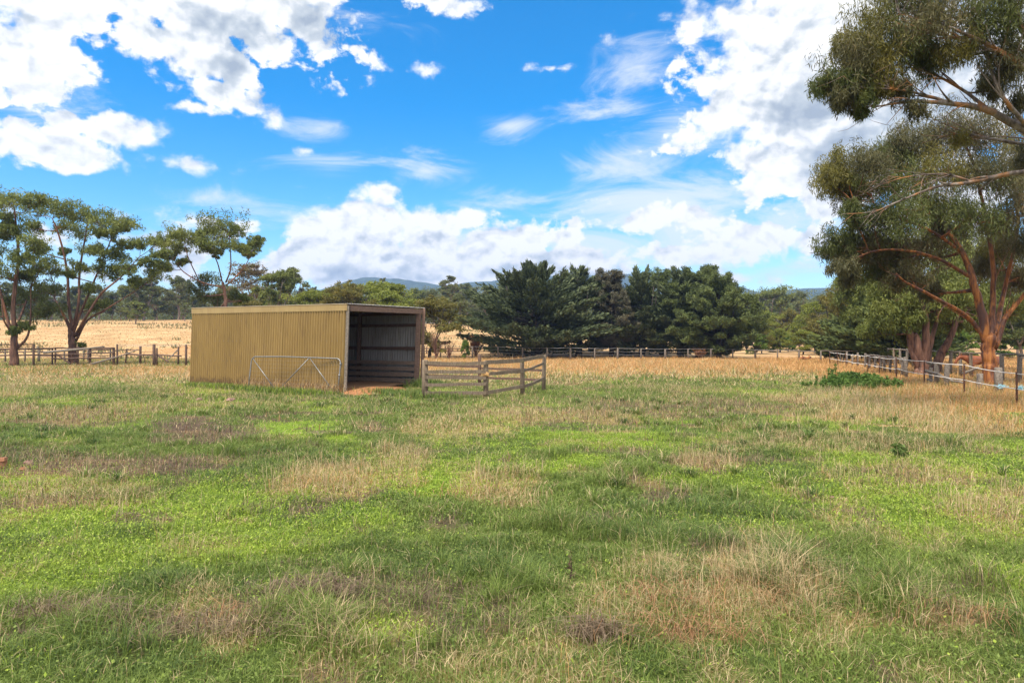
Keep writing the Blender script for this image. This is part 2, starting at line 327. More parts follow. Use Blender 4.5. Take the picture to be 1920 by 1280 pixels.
def grass():
    turf = MB(); tall = MB(); weeds = MB()
    for (n, y0, y1, w0, w1, two) in ((210000, 2.6, 6, .003, .0055, True), (240000, 6, 12, .005, .010, True), (210000, 12, 25, .011, .022, False), (230000, 25, 64, .03, .055, False)):
        X, Y = sample(n, y0, y1)
        q = ~inside_shed(X, Y); X = X[q]; Y = Y[q]; n = len(X)
        st, br, li, dg = zones(X, Y); r = RNG.random(n); r2 = RNG.random(n)
        keep = (r2 > br*.72) & ~bare(X, Y)
        cl = fbm(X*3.1, Y*3.1, 3, 61)                       # clump height
        h = .028+.085*cl**1.6*(1+.5*dg)*(1-.6*li)+.015*RNG.random(n)
        h *= RNG.uniform(.6, 1.3, n)*(1+.35*sstep((Y-10)/20))
        tuss = sstep((fbm(X*1.7+11, Y*1.7, 3, 64)-.62)/.08)  # tussocks
        h *= 1+1.5*tuss*(1-li)*(RNG.random(n) < .7)
        col = lerp(CG['green'][0], CG['green'][1], RNG.random(n))
        col = np.where((RNG.random(n) < li)[:, None], lerp(CG['lime'][0], CG['lime'][1], RNG.random(n)), col)
        col = np.where((RNG.random(n) < dg*.8)[:, None], lerp(CG['dark'][0], CG['dark'][1], RNG.random(n)), col)
        pale = np.where(Y > 24, .85, .55)*st+.05
        col = np.where((RNG.random(n) < pale)[:, None], lerp(CG['straw'][0], CG['straw'][1], RNG.random(n)), col)
        far = sstep((Y-26)/12)*.75+sstep((X-(4.5+.27*Y))/2)*.8
        col = np.where((RNG.random(n) < far*st)[:, None], lerp(CG['orange'][0], CG['orange'][1], RNG.random(n)), col)
        col = np.where((RNG.random(n) < br*.6)[:, None], lerp(CG['brown'][0], CG['brown'][1], RNG.random(n)), col)
        h = np.where(Y > 30, h*(1+.45*st), h)
        w = RNG.uniform(w0, w1, n); X, Y, h, w, col = X[keep], Y[keep], h[keep], w[keep], col[keep]
        blades(turf, X, Y, terrain(X, Y), h, w, RNG.uniform(.15, 1.5, len(X)), RNG.random(len(X))*6.283, col, two)
    # dry seeded stalks in tufts
    for (n, y0, y1, w0, tpt) in ((1000, 2.6, 6, .0026, 18), (2900, 6, 12, .0045, 14), (8500, 12, 25, .009, 7), (17000, 25, 64, .024, 6)):
        X, Y = sample(n*3, y0, y1)
        st, br, li, dg = zones(X, Y); q = (RNG.random(len(X)) < st**1.7*.95+.012) & ~inside_shed(X, Y) & ~bare(X, Y)
        X = X[q][:n]; Y = Y[q][:n]; st = st[q][:n]
        hh = RNG.uniform(.08, .34, len(X))*(.5+.6*st)*np.where(Y > 26, .9, 1); sp = RNG.uniform(.03, .22, len(X)); ty = RNG.random(len(X))
        k = RNG.integers(tpt//2, tpt+1, len(X)); I = np.repeat(np.arange(len(X)), k)
        m = len(I); r = np.abs(RNG.normal(0, 1, m))*sp[I]; a = RNG.random(m)*6.283
        x = X[I]+r*np.cos(a); y = Y[I]+r*np.sin(a)
        q = ~inside_shed(x, y); I, x, y, a, r, m = I[q], x[q], y[q], a[q], r[q], int(q.sum())
        far = np.clip(sstep((y-26)/12)*.8+sstep((x-(4.5+.27*y))/2)*.9, 0, 1)
        col = lerp(CG['straw'][0], CG['straw'][1], RNG.random(m)*.8+ty[I]*.2)
        col = np.where((RNG.random(m) < far*.7+.08)[:, None], lerp(CG['orange'][0], CG['orange'][1], RNG.random(m)), col)
        col = np.where(((RNG.random(m) < .30) & (ty[I] < .25))[:, None], lerp(CG['red'][0], CG['red'][1], RNG.random(m)), col)
        col = np.where((RNG.random(m) < .2)[:, None], lerp(CG['green'][0], CG['green'][1], RNG.random(m)), col)
        blades(tall, x, y, terrain(x, y), hh[I]*RNG.uniform(.5, 1.15, m), w0*RNG.uniform(.6, 1.3, m), np.where(RNG.random(m) < .2, RNG.uniform(.9, 1.35, m), RNG.uniform(.1, .8, m)), a+RNG.normal(0, .6, m), col, y1 < 30, .7)
    # dead brown weed stems and flattened litter
    for (n, y0, y1, w0) in ((6500, 2.6, 6, .0035), (11000, 6, 12, .006), (18000, 12, 30, .013)):
        X, Y = sample(n*4, y0, y1); st, br, li, dg = zones(X, Y)
        q = (RNG.random(len(X)) < br*.8+.03*st) & ~inside_shed(X, Y); X = X[q][:n]; Y = Y[q][:n]; m = len(X)
        col = lerp(CG['brown'][0], CG['brown'][1], RNG.random(m))
        col = np.where((RNG.random(m) < .3)[:, None], lerp(CG['straw'][0], CG['straw'][1], RNG.random(m)), col)
        col = np.where((RNG.random(m) < .12)[:, None], lerp(CG['red'][0], CG['red'][1], RNG.random(m)), col)
        flat = RNG.random(m) < .55
        blades(weeds, X, Y, terrain(X, Y)+.01, np.where(flat, RNG.uniform(.04, .12, m), RNG.uniform(.05, .20, m)), w0*RNG.uniform(.6, 1.4, m), np.where(flat, 1.9, RNG.uniform(.1, .8, m)), RNG.random(m)*6.283, col, True, .52)
    # small clover-like leaves close to the camera
    X, Y = sample(240000, 2.6, 11); st, br, li, dg = zones(X, Y)
    q = RNG.random(len(X)) < (.35+.65*li)*(1-.6*st)*(1-.7*br)*np.clip(1.3-Y*.1, .2, 1); X = X[q]; Y = Y[q]; li = li[q]; m = len(X)
    z = terrain(X, Y)+RNG.uniform(.006, .035, m)+.03*fbm(X*3.1, Y*3.1, 3, 61)
    s = RNG.uniform(.004, .0085, m)*(1+Y*.07); a = RNG.random(m)*6.283; ti = RNG.normal(0, .5, (m, 2))
    d = np.stack([np.cos(a), np.sin(a), ti[:, 0]], 1)*s[:, None]; e = np.stack([-np.sin(a), np.cos(a), ti[:, 1]], 1)*(s*.7)[:, None]
    c = np.stack([X, Y, z], 1); v = np.stack([c-d, c+e, c+d, c-e], 1).reshape(-1, 3); b = np.arange(m)*4
    col = lerp(CG['green'][0], CG['green'][1], RNG.random(m)); col = np.where((RNG.random(m) < li*.85+.1)[:, None], lerp(CG['lime'][0], CG['lime'][1], RNG.random(m)), col)
    turf.add(v, np.stack([b, b+1, b+2, b+3], 1), np.repeat(col, 4, 0))
    # flattened rusty litter and rank green tussocks
    for (px_, py_, sx, sy, n, cn) in ((1275, 1192, .22, .10, 200, 'red'), (1240, 1130, .16, .12, 130, 'red'), (1120, 1195, .08, .05, 250, 'brown'), (590, 1115, .18, .06, 400, 'brown'), (1790, 1165, .3, .08, 90, 'red'), (150, 1155, .22, .06, 220, 'brown'), (1430, 1120, .35, .2, 150, 'red'), (480, 1185, .25, .08, 260, 'brown'), (430, 1160, .1, .05, 50, 'red'), (870, 930, .3, .1, 60, 'red'), (640, 905, .4, .2, 120, 'orange')):
        c = G(px_, py_); x = c[0]+RNG.normal(0, sx, n); y = c[1]+RNG.normal(0, sy, n)
        blades(weeds, x, y, terrain(x, y)+RNG.uniform(.01, .05, n), RNG.uniform(.05, .16, n), np.full(n, .0035+c[1]*.0004), np.where(RNG.random(n) < .75, 1.9, .6), RNG.random(n)*6.283, lerp(CG[cn][0], CG[cn][1], RNG.random(n)), True, .52)
    tx, ty = sample(700, 3.2, 20); st, br, li, dg = zones(tx, ty); q = (RNG.random(700) > st) & (fbm(tx*.5+3, ty*.5, 3, 301) > .57) & ~inside_shed(tx, ty); tx = tx[q]; ty = ty[q]
    for x0, y0 in zip(tx, ty):
        n = int(RNG.integers(20, 130)); a = RNG.random(n)*6.283; r = np.abs(RNG.normal(0, RNG.uniform(.03, .12), n)); cn = 'dark' if RNG.random() < .3 else 'green'
        col = lerp(CG[cn][0], CG[cn][1], RNG.random(n)); col = np.where((RNG.random(n) < .15)[:, None], np.array(CG['straw'][1]), col)
        x = x0+r*np.cos(a); y = y0+r*np.sin(a); blades(turf, x, y, terrain(x, y), RNG.uniform(.05, .19, n), np.full(n, .003+y0*.0007), RNG.uniform(.2, 1.2, n), a, col, True, .7)
    # long grass hugging the shed wall and the gate
    def strip(p, q_, n, wid, h0, h1, cols, mbx, w=.014):
        t = RNG.random(n); x = p[0]+(q_[0]-p[0])*t+RNG.normal(0, wid, n); y = p[1]+(q_[1]-p[1])*t-np.abs(RNG.normal(0, wid, n))
        k = ~inside_shed(x, y); x = x[k]; y = y[k]; n = len(x)
        ci = RNG.integers(0, len(cols), n); lo = np.array([CG[c][0] for c in cols])[ci]; hi = np.array([CG[c][1] for c in cols])[ci]
        blades(mbx, x, y, terrain(x, y), RNG.uniform(h0, h1, n), np.full(n, w), RNG.uniform(.1, .6, n), RNG.random(n)*6.283, lo+(hi-lo)*RNG.random(n)[:, None], True, .7)
    strip(C0+[0, -.1], L0+[.6, -.1], 1400, .12, .10, .34, ['straw', 'brown', 'red', 'orange'], tall, .011)
    strip(C0+[-.2, -.25], L0+(C0-L0)*.4+[0, -.25], 1300, .2, .12, .5, ['straw', 'brown', 'orange'], tall, .010)
    strip(C0+[-.4, -.5], L0+[.3, -.4], 4200, .30, .08, .24, ['green', 'dark', 'lime'], turf, .018)
    strip(np.array([-4.2, 21.6]), np.array([-1.8, 19.2]), 2600, .35, .08, .26, ['green', 'dark', 'green'], turf, .018)
    strip(R0+[.1, -.7], R0+[1.0, -1.2], 900, .25, .1, .4, ['green', 'dark'], turf, .018)
    props(turf.build('turf', M['grass']), 'short green turf and clover covering the paddock', 'grass', kind='stuff')
    props(tall.build('dry_grass', M['grass']), 'straw coloured seeded grass standing in tufts across the paddock', 'grass', kind='stuff')
    props(weeds.build('dead_weeds', M['grass']), 'brown dead weed stems and flattened litter on bare patches', 'weeds', kind='stuff')
    # dry paddock grass beyond the fence line
    far = MB(); n = 60000
    Y = 62+90*RNG.random(n)**1.2; X = (RNG.random(n)*2-1)*Y*.82; q = X/Y < .05; X = X[q]; Y = Y[q]; n = len(X)
    col = lerp((.34, .23, .115), (.54, .39, .21), RNG.random(n)); col = np.where((RNG.random(n) < .25)[:, None], np.array([.36, .20, .09]), col)
    pxx = X/Y; gp = (np.abs(pxx+.49) < .055) & (np.abs(Y-112) < 9) & (fbm(X*.3, Y*.3, 3, 8) > .42)
    gp |= (fbm(X*.09, Y*.2, 4, 88) > .64)
    col = np.where((gp & (RNG.random(n) < .8))[:, None], lerp((.10, .11, .04), (.19, .19, .08), RNG.random(n)), col)
    h = np.where(gp, RNG.uniform(.2, .55, n), RNG.uniform(.03, .12, n))
    blades(far, X, Y, terrain(X, Y), h, RNG.uniform(.08, .2, n), RNG.uniform(.2, 1, n), RNG.random(n)*6.283, col, False)
    props(far.build('pasture_grass', M['grass']), 'tan dry pasture grass on the rise beyond the fences', 'grass', kind='stuff')
grass()

# ------------------------------------------------------------------ trees
def bez(p0, p1, p2, n):
    t = np.linspace(0, 1, n)[:, None]; return (1-t)**2*p0+2*t*(1-t)*p1+t*t*p2
def smoothpts(pts, n=4):
    pts = np.asarray(pts, float); out = []
    Q = np.concatenate([[2*pts[0]-pts[1]], pts, [2*pts[-1]-pts[-2]]])
    for i in range(1, len(Q)-2):
        for t in np.linspace(0, 1, n, endpoint=False):
            a, b, c, d = Q[i-1:i+3]
            out.append(.5*((2*b)+(c-a)*t+(2*a-5*b+4*c-d)*t*t+(-a+3*b-3*c+d)*t**3))
    out.append(pts[-1]); return np.array(out)
def leaves(mb, ctr, n_each, spread, length, width, pal, droop=.6, out_dir=None, rnd=.6, cr=None, zs=.72):
    """kite-shaped leaves scattered round cluster centres; droop -1..1 sets how far they hang"""
    k = len(ctr); I = np.repeat(np.arange(k), n_each); m = len(I)
    sp = np.broadcast_to(np.asarray(spread, float), (k,))[I]
    g = RNG.normal(0, 1, (m, 3)); g /= (np.linalg.norm(g, axis=1)[:, None]+1e-9); g *= (RNG.random(m)**.45)[:, None]
    p = ctr[I]+g*np.stack([sp, sp, sp*zs], 1)
    d = RNG.normal(0, 1, (m, 3))*rnd+g*.5; d[:, 2] -= droop
    if out_dir is not None: d += out_dir[I]
    d /= np.linalg.norm(d, axis=1)[:, None]
    e = np.cross(d, RNG.normal(0, 1, (m, 3))); e /= np.linalg.norm(e, axis=1)[:, None]
    L = length*RNG.uniform(.6, 1.35, m)[:, None]; W = width*RNG.uniform(.6, 1.3, m)[:, None]
    v = np.stack([p-d*L*.5, p+e*W*.5-d*L*.05, p+d*L*.5, p-e*W*.5-d*L*.05], 1).reshape(-1, 3); b = np.arange(m)*4
    if cr is None: cr = RNG.random(k)
    pal = np.asarray(pal); t = np.clip(cr[I]*.65+RNG.random(m)*.35, 0, .999)*(len(pal)-1); i0 = t.astype(int); fr = (t-i0)[:, None]
    col = pal[i0]*(1-fr)+pal[i0+1]*fr; col = col*RNG.uniform(.8, 1.2, m)[:, None]*np.array([1.45, 1.25, 1.0])
    mb.add(v, np.stack([b, b+1, b+2, b+3], 1), np.repeat(col, 4, 0))
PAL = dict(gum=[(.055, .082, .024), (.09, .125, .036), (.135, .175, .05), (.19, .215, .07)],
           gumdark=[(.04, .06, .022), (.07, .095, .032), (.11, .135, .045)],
           gumgrey=[(.042, .05, .028), (.07, .078, .042), (.105, .108, .055), (.125, .085, .048)],
           bluegum=[(.06, .085, .04), (.10, .13, .06), (.15, .18, .085)],
           wattle=[(.075, .11, .018), (.125, .165, .03), (.18, .22, .045)],
           olive=[(.065, .075, .02), (.11, .115, .03), (.16, .15, .04)],
           brownish=[(.08, .06, .04), (.13, .095, .06), (.10, .11, .05), (.17, .12, .08)],
           cypress=[(.022, .036, .020), (.048, .072, .038), (.105, .14, .075)],
           pine=[(.032, .05, .02), (.062, .092, .032), (.105, .145, .05)],
           deadpine=[(.036, .044, .032), (.062, .070, .052), (.09, .092, .07), (.045, .06, .036)],
           bush=[(.05, .10, .02), (.085, .15, .03), (.12, .19, .045)],
           dead=[(.13, .09, .06), (.22, .15, .10)], rusty=[(.15, .075, .035), (.24, .13, .065)])
def blob_tree(name, label, cat, base, limbs, blobs, bark='bark_brown', pal='gum', nleaf=1000, leaf=(.2, .06), droop=.6, clus=26, group=None, minr=.012, sp=.5, limb_parts=True, parts_flat=.75, twr=.02, subs=6, twigs=True, lmul=1.5, lim=1.0, side=0, hang=False):
    """limbs: list of (points, r0, r1); first is the trunk. blobs: (centre, radius[, palette])"""
    t = thing(name, label, cat, base, group); o = np.asarray(base, float)
    nodes = []; trunk = MB(); lm = []
    for i, (pts, r0, r1) in enumerate(limbs):
        r0 *= lim; r1 *= lim
        q = smoothpts(pts, 5); jit = RNG.normal(0, 1, q.shape); jit = sum(np.roll(jit, k_, 0) for k_ in (-2, -1, 0, 1, 2))/2.2*np.linspace(r0, r1, len(q))[:, None]*.22; jit[0] = 0; q = q+jit
        rr = np.linspace(r0, r1, len(q))
        if i == 0: rr = rr*(1+.18*np.exp(-np.arange(len(q))/2.2))
        mbx = trunk if (i == 0 or not limb_parts) else MB()
        if i == 0: q = np.concatenate([q, [q[-1]+(q[-1]-q[-2])/np.linalg.norm(q[-1]-q[-2])*r1*.6, q[-1]+(q[-1]-q[-2])/np.linalg.norm(q[-1]-q[-2])*r1*.95]]); rr = np.concatenate([rr, [rr[-1]*.75, rr[-1]*.3]])
        tube(mbx, q, rr, 12 if r0 > .1 else 7, None, .07)
        if i and limb_parts: lm.append(mbx)
        for a, b in zip(q, rr): nodes.append((a, b, i))
    NP = np.array([n_[0] for n_ in nodes]); NR = np.array([n_[1] for n_ in nodes]); NI = np.array([n_[2] for n_ in nodes])
    for i, (pts, r0, r1) in enumerate(limbs[1:] if side else []):
        q = smoothpts(pts, 5); tgt = lm[i] if limb_parts else trunk
        for k in range(side):
            j = RNG.integers(2, len(q)-1); d = q[min(j+2, len(q)-1)]-q[j-1]; d /= np.linalg.norm(d); L = RNG.uniform(.4, 1.0)*(1.5-.9*j/len(q))
            e = q[j]+(d+RNG.normal(0, .42, 3)+[0, 0, .12])*L; r = r0+(r1-r0)*j/len(q)
            br = bez(q[j], q[j]+d*L*.5+RNG.normal(0, .08, 3), e, 6); tube(tgt, br, np.linspace(min(r*.4, .03), .005, 6), 5)
            for z_ in range(3):
                s_ = br[RNG.integers(2, 6)]; dd_ = d+RNG.normal(0, .4, 3); tube(tgt, [s_, s_+dd_*.2, s_+dd_*.4+RNG.normal(0, .04, 3)], [.006, .004, .002], 3)
    crown = MB()
    for bl in blobs:
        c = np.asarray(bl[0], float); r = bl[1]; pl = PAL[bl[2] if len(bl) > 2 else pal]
        rv = np.array([r, r, r*parts_flat])
        d = np.linalg.norm(NP-c, axis=1)+np.maximum(0, NP[:, 2]-c[2]+r*.2)*2.5
        k = int(np.argmin(d)); s = NP[k]; tgt = trunk if (NI[k] == 0 or not limb_parts) else lm[NI[k]-1]
        mid = (s+c)/2+np.array([0, 0, -.12])*np.linalg.norm(c-s)+RNG.normal(0, .12, 3)*np.linalg.norm(c-s)
        r0 = min(NR[k]*.75, .05+.03*r+.012*np.linalg.norm(c-s)); cc = c-[0, 0, r*.25]
        path = bez(s, mid, cc, 7); tube(tgt, path, np.linspace(r0, max(twr, minr), 7), 6)
        ns = subs; cl = max(5, int(clus*1.6/ns)); lum = RNG.random()
        for si in range(ns):
            u = RNG.normal(0, 1, 3); u /= np.linalg.norm(u); cs = c+u*rv*RNG.uniform(.25, .9); rs = r*RNG.uniform(.42, .75)
            a = path[RNG.integers(3, 7)]; md = (a+cs)/2+RNG.normal(0, .08*r, 3)-[0, 0, .06*r]; sub = bez(a, md, cs-[0, 0, rs*.3], 5)
            tube(tgt, sub, np.linspace(max(twr*.9, minr), minr*.7, 5), 4)
            w = RNG.normal(0, .5, (cl, 3)); w[:, 2] = w[:, 2]*(.9 if hang is True else .6)+(.0 if hang is True else .1) if hang else np.abs(w[:, 2])*.75-.12
            ends = cs+w*rs*np.array([1.35, 1.35, 1.0])
            if twigs:
                for e in ends[::2]: tube(tgt, [sub[RNG.integers(2, 5)], (sub[3]+e)/2+RNG.normal(0, .04*r, 3), e], [minr*.7, minr*.55, minr*.4], 3)
            cr = np.clip(RNG.random(cl)*.6+.4*lum, 0, 1)
            leaves(crown, ends, max(1, int(lmul*nleaf*(bl[3] if len(bl) > 3 else 1)/(ns*cl))), rs*sp*1.15, leaf[0], leaf[1], pl, droop, cr=cr, zs={True: 1.5, 'semi': .95}.get(hang, .72))
    trunk.build('trunk', M[bark], t, o, True)
    for mbx in lm: mbx.build('limb', M[bark], t, o, True)
    if crown.n: crown.build('crown', M['leaf'], t, o)
    return t

def TP(x, y, Y, dy=0): return P(x, y, Y+dy)
def px_blobs(lst, Y, jit=.0):
    out = []
    for b in lst:
        x, y, r = b[:3]; dy = b[3] if len(b) > 3 else random.uniform(-1.5, 1.5)
        YY = Y+dy; e = (P(x, y, YY), r/F*YY)+tuple(b[4:]); out.append(e)
    return out

# --- the three gums on the left
def left_trees():
    Y = GY(686); b = P(28, 690, Y); b[2] = 0
    li = [([P(25, 690, Y), P(27, 650, Y), P(26, 625, Y)], .34, .24),
          ([P(26, 632, Y), P(28, 560, Y), P(34, 480, Y), P(30, 420, Y), P(25, 380, Y)], .20, .04),
          ([P(26, 634, Y), P(12, 590, Y, ), P(-5, 520, Y), P(-15, 440, Y)], .16, .04),
          ([P(30, 655, Y), P(52, 630, Y), P(57, 595, Y), P(58, 540, Y)], .12, .03),
          ([P(27, 620, Y), P(48, 570, Y+1), P(62, 520, Y+1), P(66, 480, Y+1)], .11, .03),
          ([P(26, 630, Y), P(8, 600, Y-1), P(2, 560, Y-1)], .1, .03)]
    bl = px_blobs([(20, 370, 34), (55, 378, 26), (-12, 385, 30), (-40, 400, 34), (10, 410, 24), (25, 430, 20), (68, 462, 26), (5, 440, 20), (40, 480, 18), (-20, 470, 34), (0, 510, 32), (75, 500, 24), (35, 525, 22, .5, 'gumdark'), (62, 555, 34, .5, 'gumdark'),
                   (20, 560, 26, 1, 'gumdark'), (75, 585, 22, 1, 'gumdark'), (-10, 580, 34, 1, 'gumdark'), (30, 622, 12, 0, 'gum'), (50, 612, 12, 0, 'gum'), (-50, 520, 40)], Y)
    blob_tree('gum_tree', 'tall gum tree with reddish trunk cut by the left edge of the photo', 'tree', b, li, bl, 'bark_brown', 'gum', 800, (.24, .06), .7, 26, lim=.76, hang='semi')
    Y = GY(683); b = P(137, 686, Y); b[2] = 0
    li = [([P(137, 688, Y), P(136, 650, Y), P(133, 618, Y)], .36, .27),
          ([P(134, 625, Y), P(130, 570, Y), P(124, 500, Y), P(110, 440, Y), P(98, 410, Y)], .16, .04),
          ([P(134, 625, Y), P(116, 585, Y), P(102, 560, Y+1)], .17, .05),
          ([P(135, 620, Y), P(146, 570, Y), P(150, 500, Y+1), P(160, 440, Y+1), P(165, 410, Y+1)], .15, .035),
          ([P(140, 630, Y), P(158, 600, Y-1), P(190, 550, Y-1), P(225, 520, Y-1), P(262, 480, Y-1)], .15, .03),
          ([P(142, 640, Y), P(165, 600, Y), P(200, 580, Y), P(240, 555, Y), P(290, 520, Y)], .12, .03),
          ([P(137, 625, Y), P(152, 585, Y), P(175, 530, Y), P(200, 470, Y), P(215, 430, Y)], .13, .03)]
    bl = px_blobs([(75, 400, 26), (95, 385, 26), (125, 392, 30), (70, 425, 20), (115, 420, 28), (150, 408, 26), (175, 405, 26), (145, 435, 24), (195, 420, 26), (222, 412, 24), (235, 428, 18), (180, 440, 16), (210, 440, 16), (165, 470, 20), (120, 470, 12), (195, 475, 20),
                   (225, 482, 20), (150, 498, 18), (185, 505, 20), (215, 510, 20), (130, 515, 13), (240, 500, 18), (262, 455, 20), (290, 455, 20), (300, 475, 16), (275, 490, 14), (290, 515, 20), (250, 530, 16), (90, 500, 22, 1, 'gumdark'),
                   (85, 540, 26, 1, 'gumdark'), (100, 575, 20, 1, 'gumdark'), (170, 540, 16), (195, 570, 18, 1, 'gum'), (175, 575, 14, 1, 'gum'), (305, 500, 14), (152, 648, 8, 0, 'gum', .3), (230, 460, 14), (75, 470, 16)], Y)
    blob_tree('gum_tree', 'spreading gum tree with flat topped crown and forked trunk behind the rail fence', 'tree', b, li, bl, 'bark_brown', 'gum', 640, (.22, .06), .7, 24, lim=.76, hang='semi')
    Y = 52; b = P(423, 676, Y); b[2] = 0
    li = [([P(423, 678, Y), P(423, 600, Y), P(422, 560, Y), P(418, 530, Y)], .18, .12),
          ([P(418, 535, Y), P(410, 500, Y), P(398, 470, Y), P(388, 445, Y)], .07, .03),
          ([P(420, 540, Y), P(380, 530, Y), P(345, 510, Y), P(325, 485, Y)], .08, .03),
          ([P(423, 530, Y), P(432, 505, Y), P(432, 470, Y), P(430, 440, Y)], .07, .03),
          ([P(424, 535, Y), P(446, 515, Y), P(462, 495, Y), P(472, 470, Y)], .07, .025),
          ([P(372, 525, Y), P(352, 480, Y), P(345, 450, Y)], .05, .025)]
    bl = px_blobs([(385, 425, 28), (420, 420, 32), (405, 440, 26), (440, 435, 20), (375, 445, 22), (355, 450, 20), (330, 440, 22), (312, 455, 18), (335, 465, 16), (385, 460, 18), (425, 458, 20), (450, 465, 14), (472, 458, 16), (483, 450, 12), (470, 480, 10), (318, 480, 14), (310, 500, 14),
                   (345, 490, 10), (405, 475, 12)], Y)
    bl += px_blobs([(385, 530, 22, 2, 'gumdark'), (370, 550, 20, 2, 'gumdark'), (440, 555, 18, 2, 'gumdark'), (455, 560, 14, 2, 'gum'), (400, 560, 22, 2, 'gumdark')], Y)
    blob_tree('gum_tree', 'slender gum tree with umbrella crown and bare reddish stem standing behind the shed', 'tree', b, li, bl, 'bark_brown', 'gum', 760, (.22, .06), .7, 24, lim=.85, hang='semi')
left_trees()

# --- the gums on the right
def right_trees():
    Y = 24.0; b = P(1858, 728, Y); b[2] = 0
    li = [([P(1858, 732, Y), P(1858, 690, Y), P(1857, 660, Y), P(1856, 634, Y)], .33, .27),
          ([P(1853, 650, Y), P(1826, 606, Y), P(1792, 580, Y-.5), P(1745, 553, Y-1), P(1700, 530, Y-1), P(1680, 512, Y-1)], .13, .035),
          ([P(1853, 645, Y), P(1838, 580, Y), P(1822, 520, Y), P(1795, 460, Y+.5), P(1760, 410, Y+1), P(1720, 350, Y+1)], .22, .05),
          ([P(1858, 645, Y), P(1862, 580, Y+.3), P(1862, 500, Y+.5), P(1850, 420, Y+.5), P(1830, 320, Y), P(1810, 270, Y)], .15, .04),
          ([P(1863, 655, Y), P(1885, 600, Y), P(1915, 560, Y), P(1950, 520, Y-.5), P(1990, 470, Y-1)], .14, .04),
          ([P(1861, 640, Y), P(1878, 570, Y+1), P(1895, 500, Y+1), P(1908, 420, Y+1), P(1900, 330, Y+1)], .13, .04),
          ([P(1822, 520, Y), P(1770, 490, Y), P(1700, 470, Y-1), P(1640, 470, Y-1), P(1590, 490, Y-1)], .09, .025),
          ([P(1800, 470, Y), P(1740, 430, Y-.5), P(1660, 400, Y-.5), P(1600, 380, Y-.5)], .08, .02)]
    bl = px_blobs([(1790, 250, 60), (1850, 255, 55), (1735, 275, 50), (1905, 280, 60), (1690, 270, 40), (1660, 295, 40), (1620, 305, 38), (1580, 315, 36), (1570, 345, 34), (1590, 365, 34), (1630, 350, 45), (1680, 335, 50), (1740, 330, 55), (1800, 310, 55), (1860, 320, 55), (1920, 340, 55),
                   (1640, 405, 42), (1600, 400, 26), (1700, 400, 55), (1760, 400, 50), (1820, 395, 50), (1880, 400, 45), (1590, 450, 36), (1565, 480, 26), (1580, 510, 24), (1630, 460, 46), (1680, 460, 50), (1740, 470, 45), (1640, 510, 40), (1790, 430, 40), (1700, 520, 35), (1880, 460, 36, 2),
                   (1930, 450, 45), (1950, 400, 60), (1850, 500, 30, 2.5), (1900, 520, 30, 2.5), (1740, 545, 26, 2), (1610, 480, 30), (1970, 330, 60), (1970, 500, 50)], Y)
    bl = [(q[0], q[1], random.choice(['gumgrey', 'gumgrey', 'olive', 'gumdark'])) for q in bl]
    blob_tree('gum_tree', 'large gum tree with glossy orange peeling trunk inside the right fence', 'tree', b, li, bl, 'bark_orange', 'gumgrey', 2250, (.18, .026), 1.0, 34, hang=True, lim=.74, side=5, sp=.5, subs=6, minr=.008, twr=.016)
    # nearer tree whose trunk stands outside the frame
    Y = 14.5; b = np.array([14.6, 15.0, 0.])
    def q(x, y, d=0): return P(x, y, Y+d)
    li = [([b, b+[-.1, 0, 2.2], b+[-.4, -.1, 4.2]], .42, .30),
          ([b+[-.4, -.1, 4.1], q(2030, 300), q(1935, 250), q(1860, 212), q(1790, 196), q(1715, 190), q(1640, 200)], .17, .02),
          ([b+[-.4, -.1, 4.0], q(2060, 240, -.6), q(1950, 150, -.6), q(1860, 90, -.6), q(1780, 50, -.6)], .16, .03),
          ([b+[-.2, 0, 3.4], q(2000, 330, .3), q(1915, 322, .3), q(1820, 340, .3), q(1760, 350, .3), q(1700, 372, .3), q(1635, 400, .3)], .11, .012),
          ([b+[-.3, 0, 3.8], q(2000, 290, .9), q(1920, 270, .9), q(1850, 258, .9), q(1790, 252, .9), q(1730, 268, .9)], .09, .01),
          ([q(1860, 212), q(1800, 165, .4), q(1730, 130, .6), q(1670, 110, .6)], .06, .015),
          ([q(1935, 250), q(1880, 180, -.4), q(1850, 100, -.4), q(1840, 40, -.4)], .07, .02),
          ([q(1980, 190, -.6), q(1930, 80, -.4), q(1880, -20, -.4)], .1, .03),
          ([q(1820, 340, .3), q(1770, 326, .3), q(1700, 332, .3), q(1655, 345, .3)], .035, .008),
          ([q(1790, 196), q(1740, 180), q(1680, 168, -.2), q(1610, 165, -.2)], .05, .012),
          ([q(1900, 110, -.6), q(1800, 75, -.3), q(1730, 55, -.3)], .05, .014)]
    bl = px_blobs([(1585, 125, 52, 0), (1565, 160, 34, 0), (1580, 185, 26, -.1), (1600, 85, 40, .2), (1640, 60, 52, .3), (1650, 120, 50, .1), (1700, 90, 55, .4), (1690, 25, 60, .5), (1760, 40, 60, -.2), (1830, 15, 62, -.5), (1900, 40, 60, -.5), (1620, 195, 26, 0), (1740, 110, 40, .6), (1640, 160, 36, .1),
                   (1900, 120, 45, -.4), (1690, 165, 26, 0, 'gumgrey', .6), (1790, 100, 34, -.2, 'gumgrey', .6), (1740, -30, 70, .3), (1840, -50, 70, -.3), (1940, -40, 80, -.5), (1850, 165, 26, .5, 'gumgrey', .5), (1680, -30, 50, .4), (1910, 200, 26, .2, 'gumgrey', .4), (1720, 205, 20, 0, 'gumgrey', .3), (1960, 100, 60, 0),
                   (1930, 300, 24, .9, 'gumgrey', .5), (1800, 262, 16, .9, 'gumgrey', .25)], Y)
    bl = [(k[0], k[1], k[2] if len(k) > 2 and random.random() < .4 else random.choice(['gumgrey', 'gumgrey', 'olive', 'gumdark']), k[3] if len(k) > 3 else 1) for k in bl]
